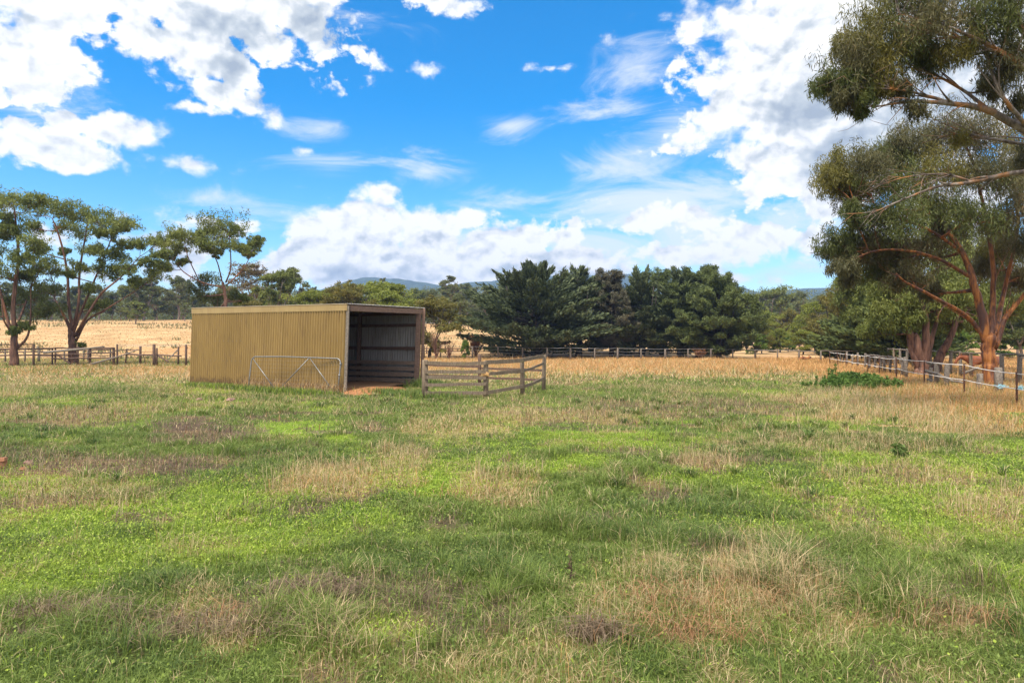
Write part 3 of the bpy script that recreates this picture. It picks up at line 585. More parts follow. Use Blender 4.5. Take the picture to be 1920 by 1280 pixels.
    blob_tree('gum_tree', 'near gum tree whose bare branches reach in from the upper right edge', 'tree', b, li, bl, 'bark_mixed', 'gumgrey', 2300, (.14, .018), 1.0, 46, hang=True, lim=.72, side=9, sp=.5, subs=6, minr=.005, twr=.012)
    # multi-stemmed trees behind
    Y = 33; b = P(1732, 702, Y); b[2] = 0
    li = [([P(1728, 704, Y), P(1727, 685, Y), P(1722, 660, Y), P(1716, 630, Y)], .30, .16),
          ([P(1718, 660, Y), P(1708, 630, Y), P(1700, 600, Y), P(1690, 560, Y)], .2, .06), ([P(1733, 702, Y), P(1734, 670, Y), P(1735, 620, Y), P(1730, 570, Y), P(1726, 520, Y)], .26, .06), ([P(1725, 702, Y), P(1716, 670, Y), P(1706, 640, Y), P(1698, 600, Y)], .17, .06),
          ([P(1736, 690, Y+.5), P(1744, 650, Y+.5), P(1756, 600, Y+.5), P(1762, 550, Y+.5)], .15, .05), ([P(1752, 698, Y+1), P(1768, 660, Y+1), P(1788, 620, Y+1), P(1800, 580, Y+1)], .24, .08)]
    bl = px_blobs([(1690, 560, 40), (1730, 540, 45), (1770, 550, 40), (1800, 560, 40), (1670, 590, 30), (1700, 600, 24), (1730, 590, 30, 2), (1690, 510, 40), (1750, 500, 50), (1810, 500, 50), (1760, 600, 24, 2), (1800, 600, 26, 2), (1660, 545, 30), (1700, 635, 16, 1), (1830, 560, 34, 2), (1860, 540, 40, 2), (1900, 570, 40, 2), (1650, 480, 40, 2), (1700, 450, 50, 3), (1760, 430, 50, 3), (1820, 450, 50, 3), (1880, 480, 50, 3), (1930, 520, 45, 3), (1640, 620, 20, 1), (1700, 570, 34, 2), (1780, 520, 40, 3), (1840, 600, 24, 3)], Y)
    blob_tree('gum_tree', 'thick many stemmed gum tree with red brown trunks left of the orange trunk', 'tree', b, li, bl, 'bark_brown', 'gum', 1900, (.2, .045), 1.0, 28, hang=True)
    Y = 50; b = P(1650, 682, Y); b[2] = 0
    li = [([P(1650, 684, Y), P(1649, 668, Y), P(1647, 655, Y)], .33, .26), ([P(1647, 660, Y), P(1643, 640, Y), P(1645, 610, Y), P(1650, 580, Y)], .18, .05), ([P(1651, 665, Y), P(1662, 645, Y), P(1672, 620, Y), P(1676, 590, Y)], .14, .04)]
    bl = px_blobs([(1600, 560, 26), (1625, 545, 30), (1655, 555, 34), (1680, 570, 30), (1605, 590, 26), (1635, 590, 30), (1670, 605, 26), (1700, 600, 26), (1610, 615, 20), (1640, 525, 28), (1590, 535, 20), (1685, 640, 18), (1665, 625, 20, 1.5)], Y)
    blob_tree('gum_tree', 'leafy gum tree with bright orange forked stem at the far end of the right fence', 'tree', b, li, bl, 'bark_orange', 'gum', 1700, (.26, .07), 1.0, 26, hang=True)
    Y = 56; b = P(1632, 680, Y); b[2] = 0
    li = [([P(1632, 682, Y), P(1633, 650, Y), P(1632, 610, Y)], .13, .09), ([P(1632, 640, Y), P(1622, 622, Y), P(1612, 615, Y)], .05, .02), ([P(1632, 612, Y), P(1640, 590, Y), P(1636, 570, Y)], .06, .02)]
    bl = px_blobs([(1625, 580, 26), (1600, 575, 22), (1580, 545, 20), (1645, 570, 24), (1575, 570, 18)], Y)
    blob_tree('gum_tree', 'pale barked gum tree beside the bright orange forked stem', 'tree', b, li, bl, 'bark_grey', 'olive', 1100, (.26, .07), 1.0, 24, hang=True)
right_trees()

# --- conifers in the middle
def conifer(name, label, base, height, width, seed, pal='cypress', style='cypress', nb=90, trunk_r=.45, group=None, low=.08, dens=1.0, topw=.55):
    st = RNG.bit_generator.state; rng = np.random.default_rng(seed)
    t = thing(name, label, 'tree', base, group); o = np.asarray(base, float)
    tr = MB(); cr = MB(); hs = height*.9
    q = smoothpts([[0, 0, -.2], [.1, 0, height*.25], [rng.normal(0, .2), 0, height*.55], [rng.normal(0, .3), 0, hs]], 4)
    tube(tr, q, np.linspace(trunk_r, .05, len(q)), 9, None, .12)
    for k in range(4):   # secondary leaders
        a = rng.random()*6.28; h0 = height*rng.uniform(.08, .25); e = np.array([math.cos(a)*width*.22, math.sin(a)*width*.22, height*rng.uniform(.6, .85)])
        tube(tr, bez(np.array([0, 0, h0]), np.array([e[0]*.8, e[1]*.8, h0+e[2]*.2]), e, 8), np.linspace(trunk_r*.45, .04, 8), 6)
    for i in range(nb):
        f = (i+rng.random())/nb; h0 = height*(low+(.95-low)*f**.9); az = rng.random()*6.283
        prof = (1-(f*1.0)**2.4)*(1-topw*.0)+.04 if style == 'cypress' else (math.sin(min(1, (f+.18))*math.pi*.93)**.7)
        prof *= (.55+.6*min(1, f/.22)) if f < .22 else 1
        Lb = width/2*prof*rng.uniform(.6, 1.2); Lb = max(Lb, height*.07)
        rise = (.08+.62*f*f)*Lb if style == 'cypress' else (.1+.45*f)*Lb
        if f > .82: rise = height*.13*rng.uniform(.5, 1.1)
        p0 = np.array([0, 0, max(h0-rise*.55, height*.05)]); p2 = np.array([math.cos(az)*Lb, math.sin(az)*Lb, h0+rise*.45]); p1 = np.array([math.cos(az)*Lb*.55, math.sin(az)*Lb*.55, h0-rise*.3])
        path = bez(p0, p1, p2, 12); tube(tr, path, np.linspace(min(trunk_r*.35, .05+Lb*.018), .012, 12), 5)
        dr = (p2-p1)/np.linalg.norm(p2-p1)
        if style == 'cypress':
            n_s = int((7+Lb*3.4)*dens); s0 = rng.random(n_s)**.75*.72+.28; idx = np.clip(s0*11, 0, 10.99); i0 = idx.astype(int)
            c = path[i0]+(path[i0+1]-path[i0])*(idx-i0)[:, None]
            side = (1-s0)*.8+.07; off = rng.normal(0, 1, (n_s, 3))*np.stack([side, side, side*.13], 1)*Lb*.24; c = c+off; c[:, 2] += .1
            od = dr*1.6+off/(Lb*.24)*.6+np.array([0, 0, .06]); od[:, 2] = np.maximum(od[:, 2], .02)
            # each spray is a plume: leaves strung along its own axis
            m = int(20); J = np.repeat(np.arange(n_s), m); tt = rng.random(len(J)); odn = od/np.linalg.norm(od, axis=1)[:, None]
            L_s = rng.uniform(.6, 1.5, n_s)*min(1.15, .5+Lb*.15)
            pc = c[J]+odn[J]*(tt*L_s[J])[:, None]+rng.normal(0, 1, (len(J), 3))*((1-tt)*.17+.03)[:, None]
            leaves(cr, pc, 1, .03,   .42, .13, PAL[pal], -.2, odn[J]*1.5, .45, cr=np.clip(rng.random(n_s)[J]*.35+rng.random(len(J))*.15+tt*.5, 0, 1))
        else:
            n_s = int((6+Lb*2.1)*dens); s0 = rng.random(n_s)**.6*.7+.32; idx = np.clip(s0*11, 0, 10.99); i0 = idx.astype(int)
            c = path[i0]+(path[i0+1]-path[i0])*(idx-i0)[:, None]+rng.normal(0, .22, (n_s, 3))*np.array([1, 1, .5])*max(.8, Lb*.30)
            leaves(cr, c, int(46), .34, .30, .06, PAL[pal], -.5, None, .8, cr=rng.random(n_s))
    tr.build('trunk', M['bark_dark'], t, (0, 0, 0), True); cr.build('crown', M['needle'], t, (0, 0, 0))
    RNG.bit_generator.state = st; return t
def conifers():
    Y = 66; px = F/Y
    def at(x, Y_=Y): p = P(x, 640, Y_); p[2] = float(terrain(p[0], p[1])); return p
    def hh(y, Y_=Y): return H+(CY-y)/F*Y_
    conifer('cypress_tree', 'broad dark cypress with spiky layered branches, left of the conifer row', at(1005), hh(500), 13.5, 1, nb=104, trunk_r=.6, low=.03, dens=1.15)
    conifer('cypress_tree', 'dark cypress crown merging behind the right side of the broad cypress', at(1085, 69), hh(508, 69), 8.5, 2, nb=64, trunk_r=.4, low=.04, group=None)
    conifer('pine_tree', 'thinning brown grey pine with a dead looking rounded top', at(1146, 68), hh(506, 68), 6.2, 3, 'deadpine', 'pine', 95, .28, low=.12, dens=.8)
    conifer('cypress_tree', 'narrow spiky topped cypress just right of the brown grey pine', at(1203, 68), hh(512, 68), 6.5, 4, nb=66, trunk_r=.35, low=.03)
    conifer('pine_tree', 'green pine behind the narrow cypress', at(1240, 72), hh(509, 72), 5.8, 5, 'pine', 'pine', 70, .28, low=.2)
    conifer('cypress_tree', 'dark cypress in the middle of the conifer row', at(1275, 67), hh(512, 67), 6.8, 9, nb=66, trunk_r=.4, low=.03)
    conifer('pine_tree', 'tall pine with rounded green crown, highest of the right hand conifers', at(1310, 67), hh(497, 67), 8.2, 6, 'pine', 'pine', 118, .36, low=.06, dens=1.1)
    conifer('pine_tree', 'spreading dark pine at the right end of the conifer row', at(1345, 64), hh(513, 64), 8.6, 7, 'pine', 'pine', 122, .42, low=.05, dens=1.15)
    conifer('cypress_tree', 'low dark cypress foliage between the brown pine and the middle cypress', at(1175, 73), hh(560, 73), 8, 8, nb=60, trunk_r=.3)
    conifer('pine_tree', 'low dark pine under the orange stemmed gum by the right fence', at(1590, 60), hh(600, 60), 6.5, 12, 'pine', 'cypress', 55, .2)
    conifer('pine_tree', 'dark dense conifer filling the gap behind the many stemmed gum', at(1700, 48), hh(560, 48), 8, 13, 'pine', 'cypress', 80, .3)
conifers()

# --- far trees: a handful of kinds, copied
def make_kind(pal, bark, h, w, seed, nblob, nleaf, leaf, flat=.7, stem=.35, droop=.4):
    st = RNG.bit_generator.state; rng = np.random.default_rng(seed); rs = random.getstate(); random.seed(seed)
    li = [([np.array([0, 0, -.4]), np.array([rng.normal(0, .15), 0, h*stem*.5]), np.array([rng.normal(0, .3), 0, h*stem])], h*.028, h*.018)]
    top = li[0][0][-1]
    for k in range(5):
        a = k*1.257+rng.random(); e = np.array([math.cos(a)*w*.3, math.sin(a)*w*.3, h*rng.uniform(.65, .9)])
        li.append(([top-[0, 0, h*stem*.15*rng.random()], (top+e)/2+[0, 0, -.1*h*rng.random()], e], h*.012, h*.004))
    bl = []
    for k in range(nblob):
        f = (k+.5)/nblob; a = rng.random()*6.283; z = h*(stem*.75+(1-stem*.75)*f**.8); pr = math.sin(min(1., .22+f*.86)*math.pi)**.6
        rr = w/2*pr*math.sqrt(rng.random()); br = w*rng.uniform(.13, .2)
        bl.append((np.array([math.cos(a)*rr, math.sin(a)*rr, min(z, h-br*flat)]), br, pal))
    t = blob_tree('tmp', 'x', 'tree', (0, 0, 0), li, bl, bark, pal, nleaf, leaf, droop, 14, limb_parts=False, subs=3, twigs=False, parts_flat=flat, twr=.03, minr=.02)
    kids = list(t.children); random.setstate(rs); RNG.bit_generator.state = st
    return t, kids
KINDS = {
 'roundgum': ('gum', 'bark_grey', 10, 8.5, 101, 22, 420, (.42, .16), .75, .3), 'darkgum': ('gumdark', 'bark_grey', 10, 7.5, 102, 22, 420, (.42, .16), .8, .3),
 'bluegum': ('bluegum', 'bark_grey', 12, 8, 103, 20, 380, (.42, .15), .65, .42), 'wattle': ('wattle', 'bark_dark', 8, 9, 104, 24, 460, (.36, .14), .7, .18),
 'olivetree': ('olive', 'bark_dark', 9, 9, 105, 24, 460, (.36, .14), .75, .2), 'brownish': ('brownish', 'bark_grey', 10, 7.5, 106, 18, 260, (.36, .12), .7, .35),
 'tallgum': ('bluegum', 'bark_grey', 14, 6.5, 107, 14, 330, (.42, .15), .6, .55), 'bush': ('bush', 'bark_dark', 4, 5, 108, 16, 420, (.3, .12), .75, .1)}
MADE = {}
def put(kind, x, Y, top_y, label, group=None, cat='tree', name='gum_tree', wscale=1.0, base_y=None):
    """a far tree whose top reaches photo height top_y"""
    first = kind not in MADE
    if first: MADE[kind] = make_kind(*KINDS[kind])
    src, kids = MADE[kind]
    X = (x-CX)/F*Y; z = float(terrain(X, Y)); hgt = H+(CY-top_y)/F*Y-z; s = hgt/KINDS[kind][2]
    if first: o = src; o.name = name
    else:
        o = src.copy(); COL.objects.link(o)
        for c in kids:
            d = c.copy(); COL.objects.link(d); d.parent = o
        o.name = name
    o.location = (X, Y, z); o.rotation_euler = (0, 0, random.random()*6.283); o.scale = (s*wscale, s*wscale, s)
    if 'group' in o: del o['group']
    props(o, label, cat, group); return o
KN = {'roundgum': 'rounded green gum', 'darkgum': 'dark green gum', 'bluegum': 'blue green gum', 'wattle': 'bright yellow green wattle', 'olivetree': 'olive green tree', 'brownish': 'brownish thin leaved tree', 'tallgum': 'tall thin crowned gum', 'bush': 'low green bush'}
def far_trees():
    # singled out ones: kind, x, distance, top, label, width
    L = [('brownish', 480, 88, 492, 'purple brown thin leaved tree rising above the shed roof', 1.05), ('roundgum', 522, 84, 507, 'dense green gum just right of the purple brown tree above the shed', .8),
         ('bluegum', 548, 100, 505, 'open crowned gum peeping over the dense green gum behind the shed', .9), ('wattle', 582, 80, 545, 'yellow green wattle above the middle of the shed roof', 1.1),
         ('olivetree', 660, 76, 533, 'olive green wattle above the right half of the ochre shed wall', 1.0), ('wattle', 720, 82, 528, 'broad bright olive tree above the shed opening', 1.35), ('wattle', 625, 92, 540, 'yellow green wattle between the two olive trees above the shed', 1.0),
         ('olivetree', 805, 64, 560, 'rounded olive tree just right of the shed with foliage hanging to the fence', 1.15), ('olivetree', 455, 74, 560, 'olive bush like tree behind the left half of the shed', .9),
         ('tallgum', 845, 150, 517, 'tall open gum silhouetted against the blue hill', 1.1), ('tallgum', 720, 170, 521, 'small gum standing up against the peak of the blue hill', .8), ('bluegum', 862, 95, 553, 'grey green gum left of the broad cypress', 1.0),
         ('roundgum', 745, 88, 560, 'green tree behind the shed opening corner', 1.0), ('darkgum', 560, 90, 560, 'dark green tree low behind the shed roof', 1.2), ('brownish', 505, 76, 570, 'dry brown bush just above the shed roof', .9),
         ('darkgum', 270, 140, 520, 'dark gum behind the crown tips of the spreading gum', 1.1), ('bluegum', 335, 150, 520, 'pale gum under the left arm of the umbrella gum', 1.0), ('roundgum', 255, 120, 565, 'lighter green gum on the far edge of the dry paddock', 1.1),
         ('wattle', 1435, 100, 583, 'yellow green rounded tree right of the conifer row', .9), ('olivetree', 1480, 105, 582, 'olive rounded tree in the gap right of the conifers', .9), ('roundgum', 1450, 150, 541, 'tall gum on the skyline below the right hand hill', .95),
         ('bluegum', 1500, 160, 549, 'blue green gum on the skyline left of the right hand hill crest', .9), ('wattle', 1530, 90, 565, 'golden green wattle beside the leafy gum by the right fence', .95), ('olivetree', 1558, 78, 550, 'olive tree drooping beside the leafy gum by the right fence', .9),
         ('roundgum', 1500, 92, 600, 'pale green gum low in the gap right of the conifers', .8), ('darkgum', 1400, 110, 560, 'dark green gum touching the right end of the conifer row', 1.0), ('tallgum', 1535, 180, 553, 'thin gum on the skyline under the right hand hill', .8),
         ('bush', 1795, 60, 622, 'bright green bush seen under the large gum by the right fence', 1.3), ('bush', 873, 61, 638, 'small green shrub by the left edge of the broad cypress', .5), ('bush', 1420, 78, 625, 'green shrub at the foot of the trees right of the conifers', 1.0),
         ('wattle', 1462, 84, 615, 'low yellow green wattle near the far fence', .8), ('roundgum', 1850, 62, 560, 'green gum behind the orange trunk', 1.2), ('darkgum', 1915, 58, 570, 'dark gum at the right edge behind the yard fence', 1.1), ('roundgum', 1750, 70, 590, 'mid green gum far behind the many stemmed gum', 1.1),
         ('bush', 1880, 66, 630, 'dull green bush right of the orange trunk beyond the yard fence', 1.5), ('bush', 352, 78, 641, 'pale green bush just left of the shed', .45)]
    for k, x, Y, ty, lb, ws in L:
        cat = 'bush' if k == 'bush' else 'tree'; nm = {'wattle': 'wattle_tree', 'bush': 'bush', 'olivetree': 'wattle_tree'}.get(k, 'gum_tree')
        put(k, x, Y, ty, lb, None, cat, nm, ws)
    rr = random.Random(5)
    def row(n, x0, x1, y0, y1, t0, t1, kinds, where, grp):
        for i in range(n):
            x = x0+(x1-x0)*(i+.5+rr.uniform(-.35, .35))/n; k = rr.choice(kinds)
            put(k, x, rr.uniform(y0, y1), rr.uniform(t0, t1), KN[k]+' '+where, grp, 'tree', 'wattle_tree' if k in ('wattle', 'olivetree') else 'gum_tree', rr.uniform(.85, 1.25))
    row(19, -60, 380, 150, 170, 522, 560, ['roundgum', 'darkgum', 'bluegum', 'darkgum'], 'in the belt along the far side of the dry paddock at left', 'trees along the far side of the dry paddock')
    row(9, -40, 370, 128, 146, 568, 582, ['roundgum', 'darkgum', 'bluegum'], 'standing out in front of the far belt at left', 'trees out in front of the far belt')
    row(17, 380, 930, 175, 205, 532, 553, ['bluegum', 'darkgum', 'tallgum', 'roundgum'], 'on the skyline between the shed and the blue hill', 'skyline trees behind the shed')
    row(8, 420, 900, 118, 150, 556, 575, ['roundgum', 'darkgum', 'bluegum', 'wattle'], 'in the middle distance behind the shed', 'middle distance trees behind the shed')
    row(7, 930, 1380, 110, 150, 560, 585, ['roundgum', 'darkgum', 'bluegum'], 'glimpsed through the conifer row', 'trees seen through the conifers')
    row(9, 930, 1390, 74, 84, 628, 640, ['bush', 'wattle', 'olivetree'], 'low under the conifer row', 'shrubs low under the conifers')
    row(9, 1390, 1640, 72, 88, 604, 626, ['wattle', 'olivetree', 'bush', 'roundgum'], 'low behind the far fence right of the conifers', 'shrubs behind the far fence at right')
    row(9, 1385, 1640, 180, 220, 556, 574, ['bluegum', 'darkgum', 'roundgum'], 'on the skyline below the right hand hill', 'skyline trees below the right hand hill')
    row(7, 1390, 1600, 110, 140, 588, 606, ['roundgum', 'wattle', 'bluegum', 'olivetree'], 'in the hollow right of the conifers', 'trees in the hollow right of the conifers')
    row(8, 1600, 1990, 75, 110, 560, 600, ['roundgum', 'darkgum', 'olivetree'], 'closing the view behind the yard at right', 'trees closing the view behind the yard')
far_trees()
def woodland():
    mb = MB(); rg = RNG; n = 1300
    x = rg.uniform(-150, 2080, n); Y = rg.uniform(215, 270, n); X = (x-CX)/F*Y; z = terrain(X, Y)
    top = H+(CY-rg.uniform(540, 566, n))/F*Y-z; cr = rg.random(n)
    for f in (.14, .26, .4, .6, .8, .97):
        c = np.stack([X+rg.normal(0, 1.2, n), Y+rg.normal(0, 1, n), z+top*f*rg.uniform(.85, 1.05, n)], 1)
        leaves(mb, c, 60, 2.2, .6, .28, PAL['gumdark']+PAL['gum'][1:3], .1, cr=cr)
    props(mb.build('woodland', M['leaf']), 'distant wooded belt closing the view beneath the hills', 'woodland', kind='stuff')
woodland()

def dead_bush(x, Y, top_y, w, pal, label, n=26, leafy=0, name='dead_bush'):
    X = (x-CX)/F*Y; z = float(terrain(X, Y)); h = H+(CY-top_y)/F*Y-z; t = thing(name, label, 'bush', (X, Y, z)); mb = MB(); lf = MB()
    for i in range(n):
        a = random.random()*6.283; e = np.array([math.cos(a)*w*random.uniform(.2, 1), math.sin(a)*w*random.uniform(.2, 1), h*random.uniform(.6, 1)])
        path = bez(np.array([0, 0, -.1]), np.array([e[0]*.3, e[1]*.3, e[2]*.6]), e, 6); tube(mb, path, np.linspace(.03, .01, 6), 4)
        for k in range(3):
            s = path[random.randint(2, 5)]; tube(mb, bez(s, s+[random.uniform(-.1, .1), 0, .15], s+np.array([random.uniform(-.35, .35), random.uniform(-.3, .3), random.uniform(.1, .5)]), 3), [.012, .01, .006], 4)
        if leafy: leaves(lf, path[3:], leafy, .22, .16, .06, PAL[pal], .2)
    mb.build('stems', M['bark_brown'], t)
    if leafy: lf.build('foliage', M['leaf'], t)
dead_bush(818, 60, 624, .9, 'dead', 'leafless brown shrub behind the far fence right of the shed', 22)
dead_bush(842, 59, 640, .7, 'dead', 'small bare twiggy shrub right of the leafless brown shrub', 16)
dead_bush(892, 66, 630, 1.3, 'rusty', 'rusty orange dead bush under the left skirt of the broad cypress', 22, 26)
dead_bush(1313, 62.5, 655, .7, 'rusty', 'rusty orange dead branch heap between the conifer trunks', 18, 8)

# ------------------------------------------------------------------ shed
def v3(p, z): return np.array([p[0]+.034*z, p[1], z])
def shed():
    C, L, R = C0, L0, R0; B = L+(R-C); t = thing('shed', 'ochre corrugated iron field shed, open at its right end', 'shed', (C[0], C[1], 0)); o = np.array([C[0], C[1], 0.])
    zc, zl, zr, zb = 2.74, 2.80, 2.80, 2.72
    def sheet(a, b, za, zb_, z0, z1off, pitch, name, mat, off, s0, s1, amp=.011):
        d = b-a; Lh = np.linalg.norm(d); n = np.array([d[1], -d[0]])/Lh; seg = int(Lh*(s1-s0)/pitch*6); s = np.linspace(s0, s1, seg+1)
        w = np.sin(s*Lh/pitch*2*np.pi)*amp+off; zs = np.linspace(0, 1, 7); vs = []
        for k in zs:
            zt = (za+(zb_-za)*s)-z1off; zz = z0+(zt-z0)*k
            dent = .012*np.sin(s*9+k*3)*np.sin(k*3.1)
            x = a[0]+d[0]*s+n[0]*(w+dent)+.034*zz; y = a[1]+d[1]*s+n[1]*(w+dent); vs.append(np.stack([x, y, zz], 1))
        m = seg+1; f = [[i*m+j, i*m+j+1, i*m+m+j+1, i*m+m+j] for i in range(6) for j in range(seg)]
        mb = MB(); mb.add(np.concatenate(vs), f); return mb.build(name, M[mat], t, o, True)
    # long near wall, three lapped lengths
    for i, (s0, s1) in enumerate(((0.005, .372), (.366, .635), (.629, .998))):
        sheet(C, L, zc, zl, .03-.01*i, .17, .114, 'wall_panel', 'ochre', -.04-.009*(i % 2), s0, s1, .034)
    sheet(R, B, zr, zb, .05, .05, .12, 'back_wall', 'innersteel', 0.03, 0, 1, .024)
    sheet(L, B, zl, zb, .05, .05, .095, 'end_wall', 'innersteel', 0.02, 0.01, .99)
    mb = MB(); dd = (L-C)/np.linalg.norm(L-C); nn = np.array([dd[1], -dd[0]]); nn = -nn if nn[1] > 0 else nn
    for zf in (.09, .36, .63, .9):
        for k in range(34):
            s_ = (k*2+.75)*.114; zz = (zc-.17)*zf
            if s_ < 7.5: p = C+dd*s_; q0 = v3(p, zz); tube(mb, [q0+np.array([*(nn*.05), 0]), q0+np.array([*(nn*.068), 0])], .011, 6)
    mb.build('roofing_screws', M['galv'], t, o)['kind'] = 'stuff'
    # fascia with a folded cap
    d = (L-C)/np.linalg.norm(L-C); n = np.array([d[1], -d[0]]); n = -n if n[1] > 0 else n
    mb = MB(); a = v3(C+n*.045-d*.05, zc-.095); b = v3(L+n*.045+d*.03, zl-.095); beam(mb, a+np.array([*(n*.012), 0]), b+np.array([*(n*.012), 0]), .03, .19, 5, .002); mb.build('fascia', M['ochre_trim'], t, o)
    mb = MB(); beam(mb, a+[0, 0, .108], b+[0, 0, .108], .075, .022, 5, .001); mb.build('capping', M['ochre_trim'], t, o)
    # roof, corrugations running the length of the shed
    e = R-C; We = np.linalg.norm(e); ns = int(We/.08*6); s = np.linspace(-.01, 1.03, ns+1); mb = MB(); vs = []
    for k in np.linspace(-.012, 1.01, 5):
        for si in s:
            p = C+e*si+(L-C)*k; z = (zc+(zr-zc)*si)*(1-k)+(zl+(zb-zl)*si)*k+.012+.016*math.sin(si*We/.08*2*math.pi); vs.append(v3(p, z)+[0, 0, .012])
    m = ns+1; f = [[i*m+j, i*m+j+1, i*m+m+j+1, i*m+m+j] for i in range(4) for j in range(ns)]; mb.add(vs, f); mb.build('roof', M['innersteel'], t, o, True)
    # timber frame
    def bm(name, p, q, w, h, mat, seg=4, j=.004): x = MB(); beam(x, p, q, w, h, seg, j, up=(0, 0, 1) if abs(q[2]-p[2]) < 1 else (0, 1, 0)); return x.build(name, M[mat], t, o)
    en = e/We; ndir = np.array([en[1], -en[0]]); fr = ndir if ndir[0] > 0 else -ndir      # outward from the opening
    bm('beam', v3(C+fr*.06+en*.05, zc-.11), v3(R+fr*.06+en*.08, zr-.11), .06, .17, 'beam_wood')
    bm('post', v3(C+fr*.03+en*.0, -.1), v3(C+fr*.03+en*.0, zc-.03), .085, .10, 'grey_wood')
    bm('post', v3(R+fr*.0-en*.16, -.1), v3(R+fr*.0-en*.16, zr-.2), .16, .16, 'beam_wood')
    bm('post', v3(R+fr*.09+en*.04, -.1), v3(R+fr*.09+en*.04, zr+.01), .10, .10, 'beam_wood')
    bk = (B-R)/np.linalg.norm(B-R)
    for q in (2.9, 5.6): bm('post', v3(R+bk*q-en*.1, -.1), v3(R+bk*q-en*.1, zr-.05), .13, .13, 'dark_wood')
    for q in (2.5, 5.0): bm('post', v3(C+d*q+en*.1, -.1), v3(C+d*q+en*.1, zc-.2), .10, .10, 'dark_wood')
    for q in (1.35, 2.2, 2.62): bm('girt', v3(R+bk*.05-en*.06, q), v3(B-bk*.1-en*.06, q), .045, .11, 'dark_wood')
    for q, h in ((.82, .13), (.60, .13), (.39, .15), (.16, .15)): bm('kick_board', v3(R+bk*.05-en*.22, q), v3(R+bk*5.4-en*.22, q+random.uniform(-.02, .02)), .035, h, 'board_wood', 6, .008)
    for q in (1.5, 3.1, 4.7): bm('rafter', v3(C+d*q+en*.05, zc-.08), v3(R+bk*q-en*.05, zr-.08), .05, .12, 'dark_wood')
    for k in range(0):
        pass
    # dirt floor of the shed
    mb = MB(); p = [C+en*.05+d*.05, R-en*.05+bk*.05, B-en*.05-bk*.05, L+en*.05-d*.05]; pp = []
    for s_ in np.linspace(0, 1, 12):
        for q in np.linspace(0, 1, 8):
            w = (p[0]*(1-q)+p[1]*q)*(1-s_)+(p[3]*(1-q)+p[2]*q)*s_; pp.append([w[0], w[1], .05+.05*random.random()])
    f = [[i*8+j, i*8+j+1, i*8+9+j, i*8+8+j] for i in range(11) for j in range(7)]; mb.add(pp, f)
    fm = surf('shed_dirt', [(.3, (.16, .085, .045)), (.6, (.30, .17, .09)), (.8, (.42, .25, .14))], (1, 1, 1), 5, 6)
    mb.build('dirt_floor', fm, t, o, True)
shed()

# leaning pipe gate
def gate():
    A = np.array([*(P(465, 640, 22.5)[:2]), 0]); Bp = np.array([*(P(633, 640, 21.15)[:2]), 0]); t = thing('pipe_gate', 'bent steel pipe gate frame propped against the ochre shed wall', 'gate', A)
    d = (Bp-A)/np.linalg.norm(Bp-A); nrm = np.array([-d[1], d[0], 0]); Lg = np.linalg.norm(Bp-A)
    def g(s, z): return A+d*s+nrm*z*.16+np.array([0, 0, z])
    zt = 1.10; r = .16; mb = MB()
    arc = lambda c, a0, a1: [g(c[0]+r*math.cos(a), c[1]+r*math.sin(a)) for a in np.linspace(a0, a1, 7)]
    pts = [g(.0, .02), g(0, .5), g(0, zt-r-.05)]+arc((r, zt-r), math.pi, math.pi/2)+[g(Lg*.35, zt+.012), g(Lg*.7, zt-.01)]+arc((Lg-r, zt-r-.03), math.pi/2, 0)+[g(Lg, .5), g(Lg, .02)]
    tube(mb, pts, .020, 8); mb.build('frame', M['galv'], t, A, True)
    mb = MB(); tube(mb, [g(0, .08), g(Lg*.5, .05), g(Lg, .05)], .017, 6); mb.build('bottom_rail', M['galv'], t, A, True)
    for a, b in (((.04, zt-.05), (Lg*.31, .07)), ((Lg*.655, zt-.03), (Lg*.36, .07)), ((Lg*.665, zt-.03), (Lg*.95, .07))):
        mb = MB(); tube(mb, [g(*a), g(*b)], .015, 6); mb.build('brace', M['galv'], t, A, True)
    mb = MB()
    for z in (zt-.2, .55): tube(mb, [g(Lg, z-.02), g(Lg, z+.03)], .036, 8)
    tube(mb, [g(Lg, zt-.22), g(Lg+.05, zt-.22)], .014, 6)
    mb.build('hinge', M['galv'], t, A, True)
    mb = MB(); W = []           # sagging netting wires
    for s in np.linspace(.12, Lg-.12, 22): tube(mb, [g(s, .06), g(s+random.uniform(-.02, .02), .55), g(s, zt-.02)], .0016, 3)
    for z in np.linspace(.15, zt-.1, 8): tube(mb, [g(.02, z), g(Lg*.5, z-.02), g(Lg-.02, z)], .0016, 3)
    mb.build('netting', M['wire'], t, A)
gate()

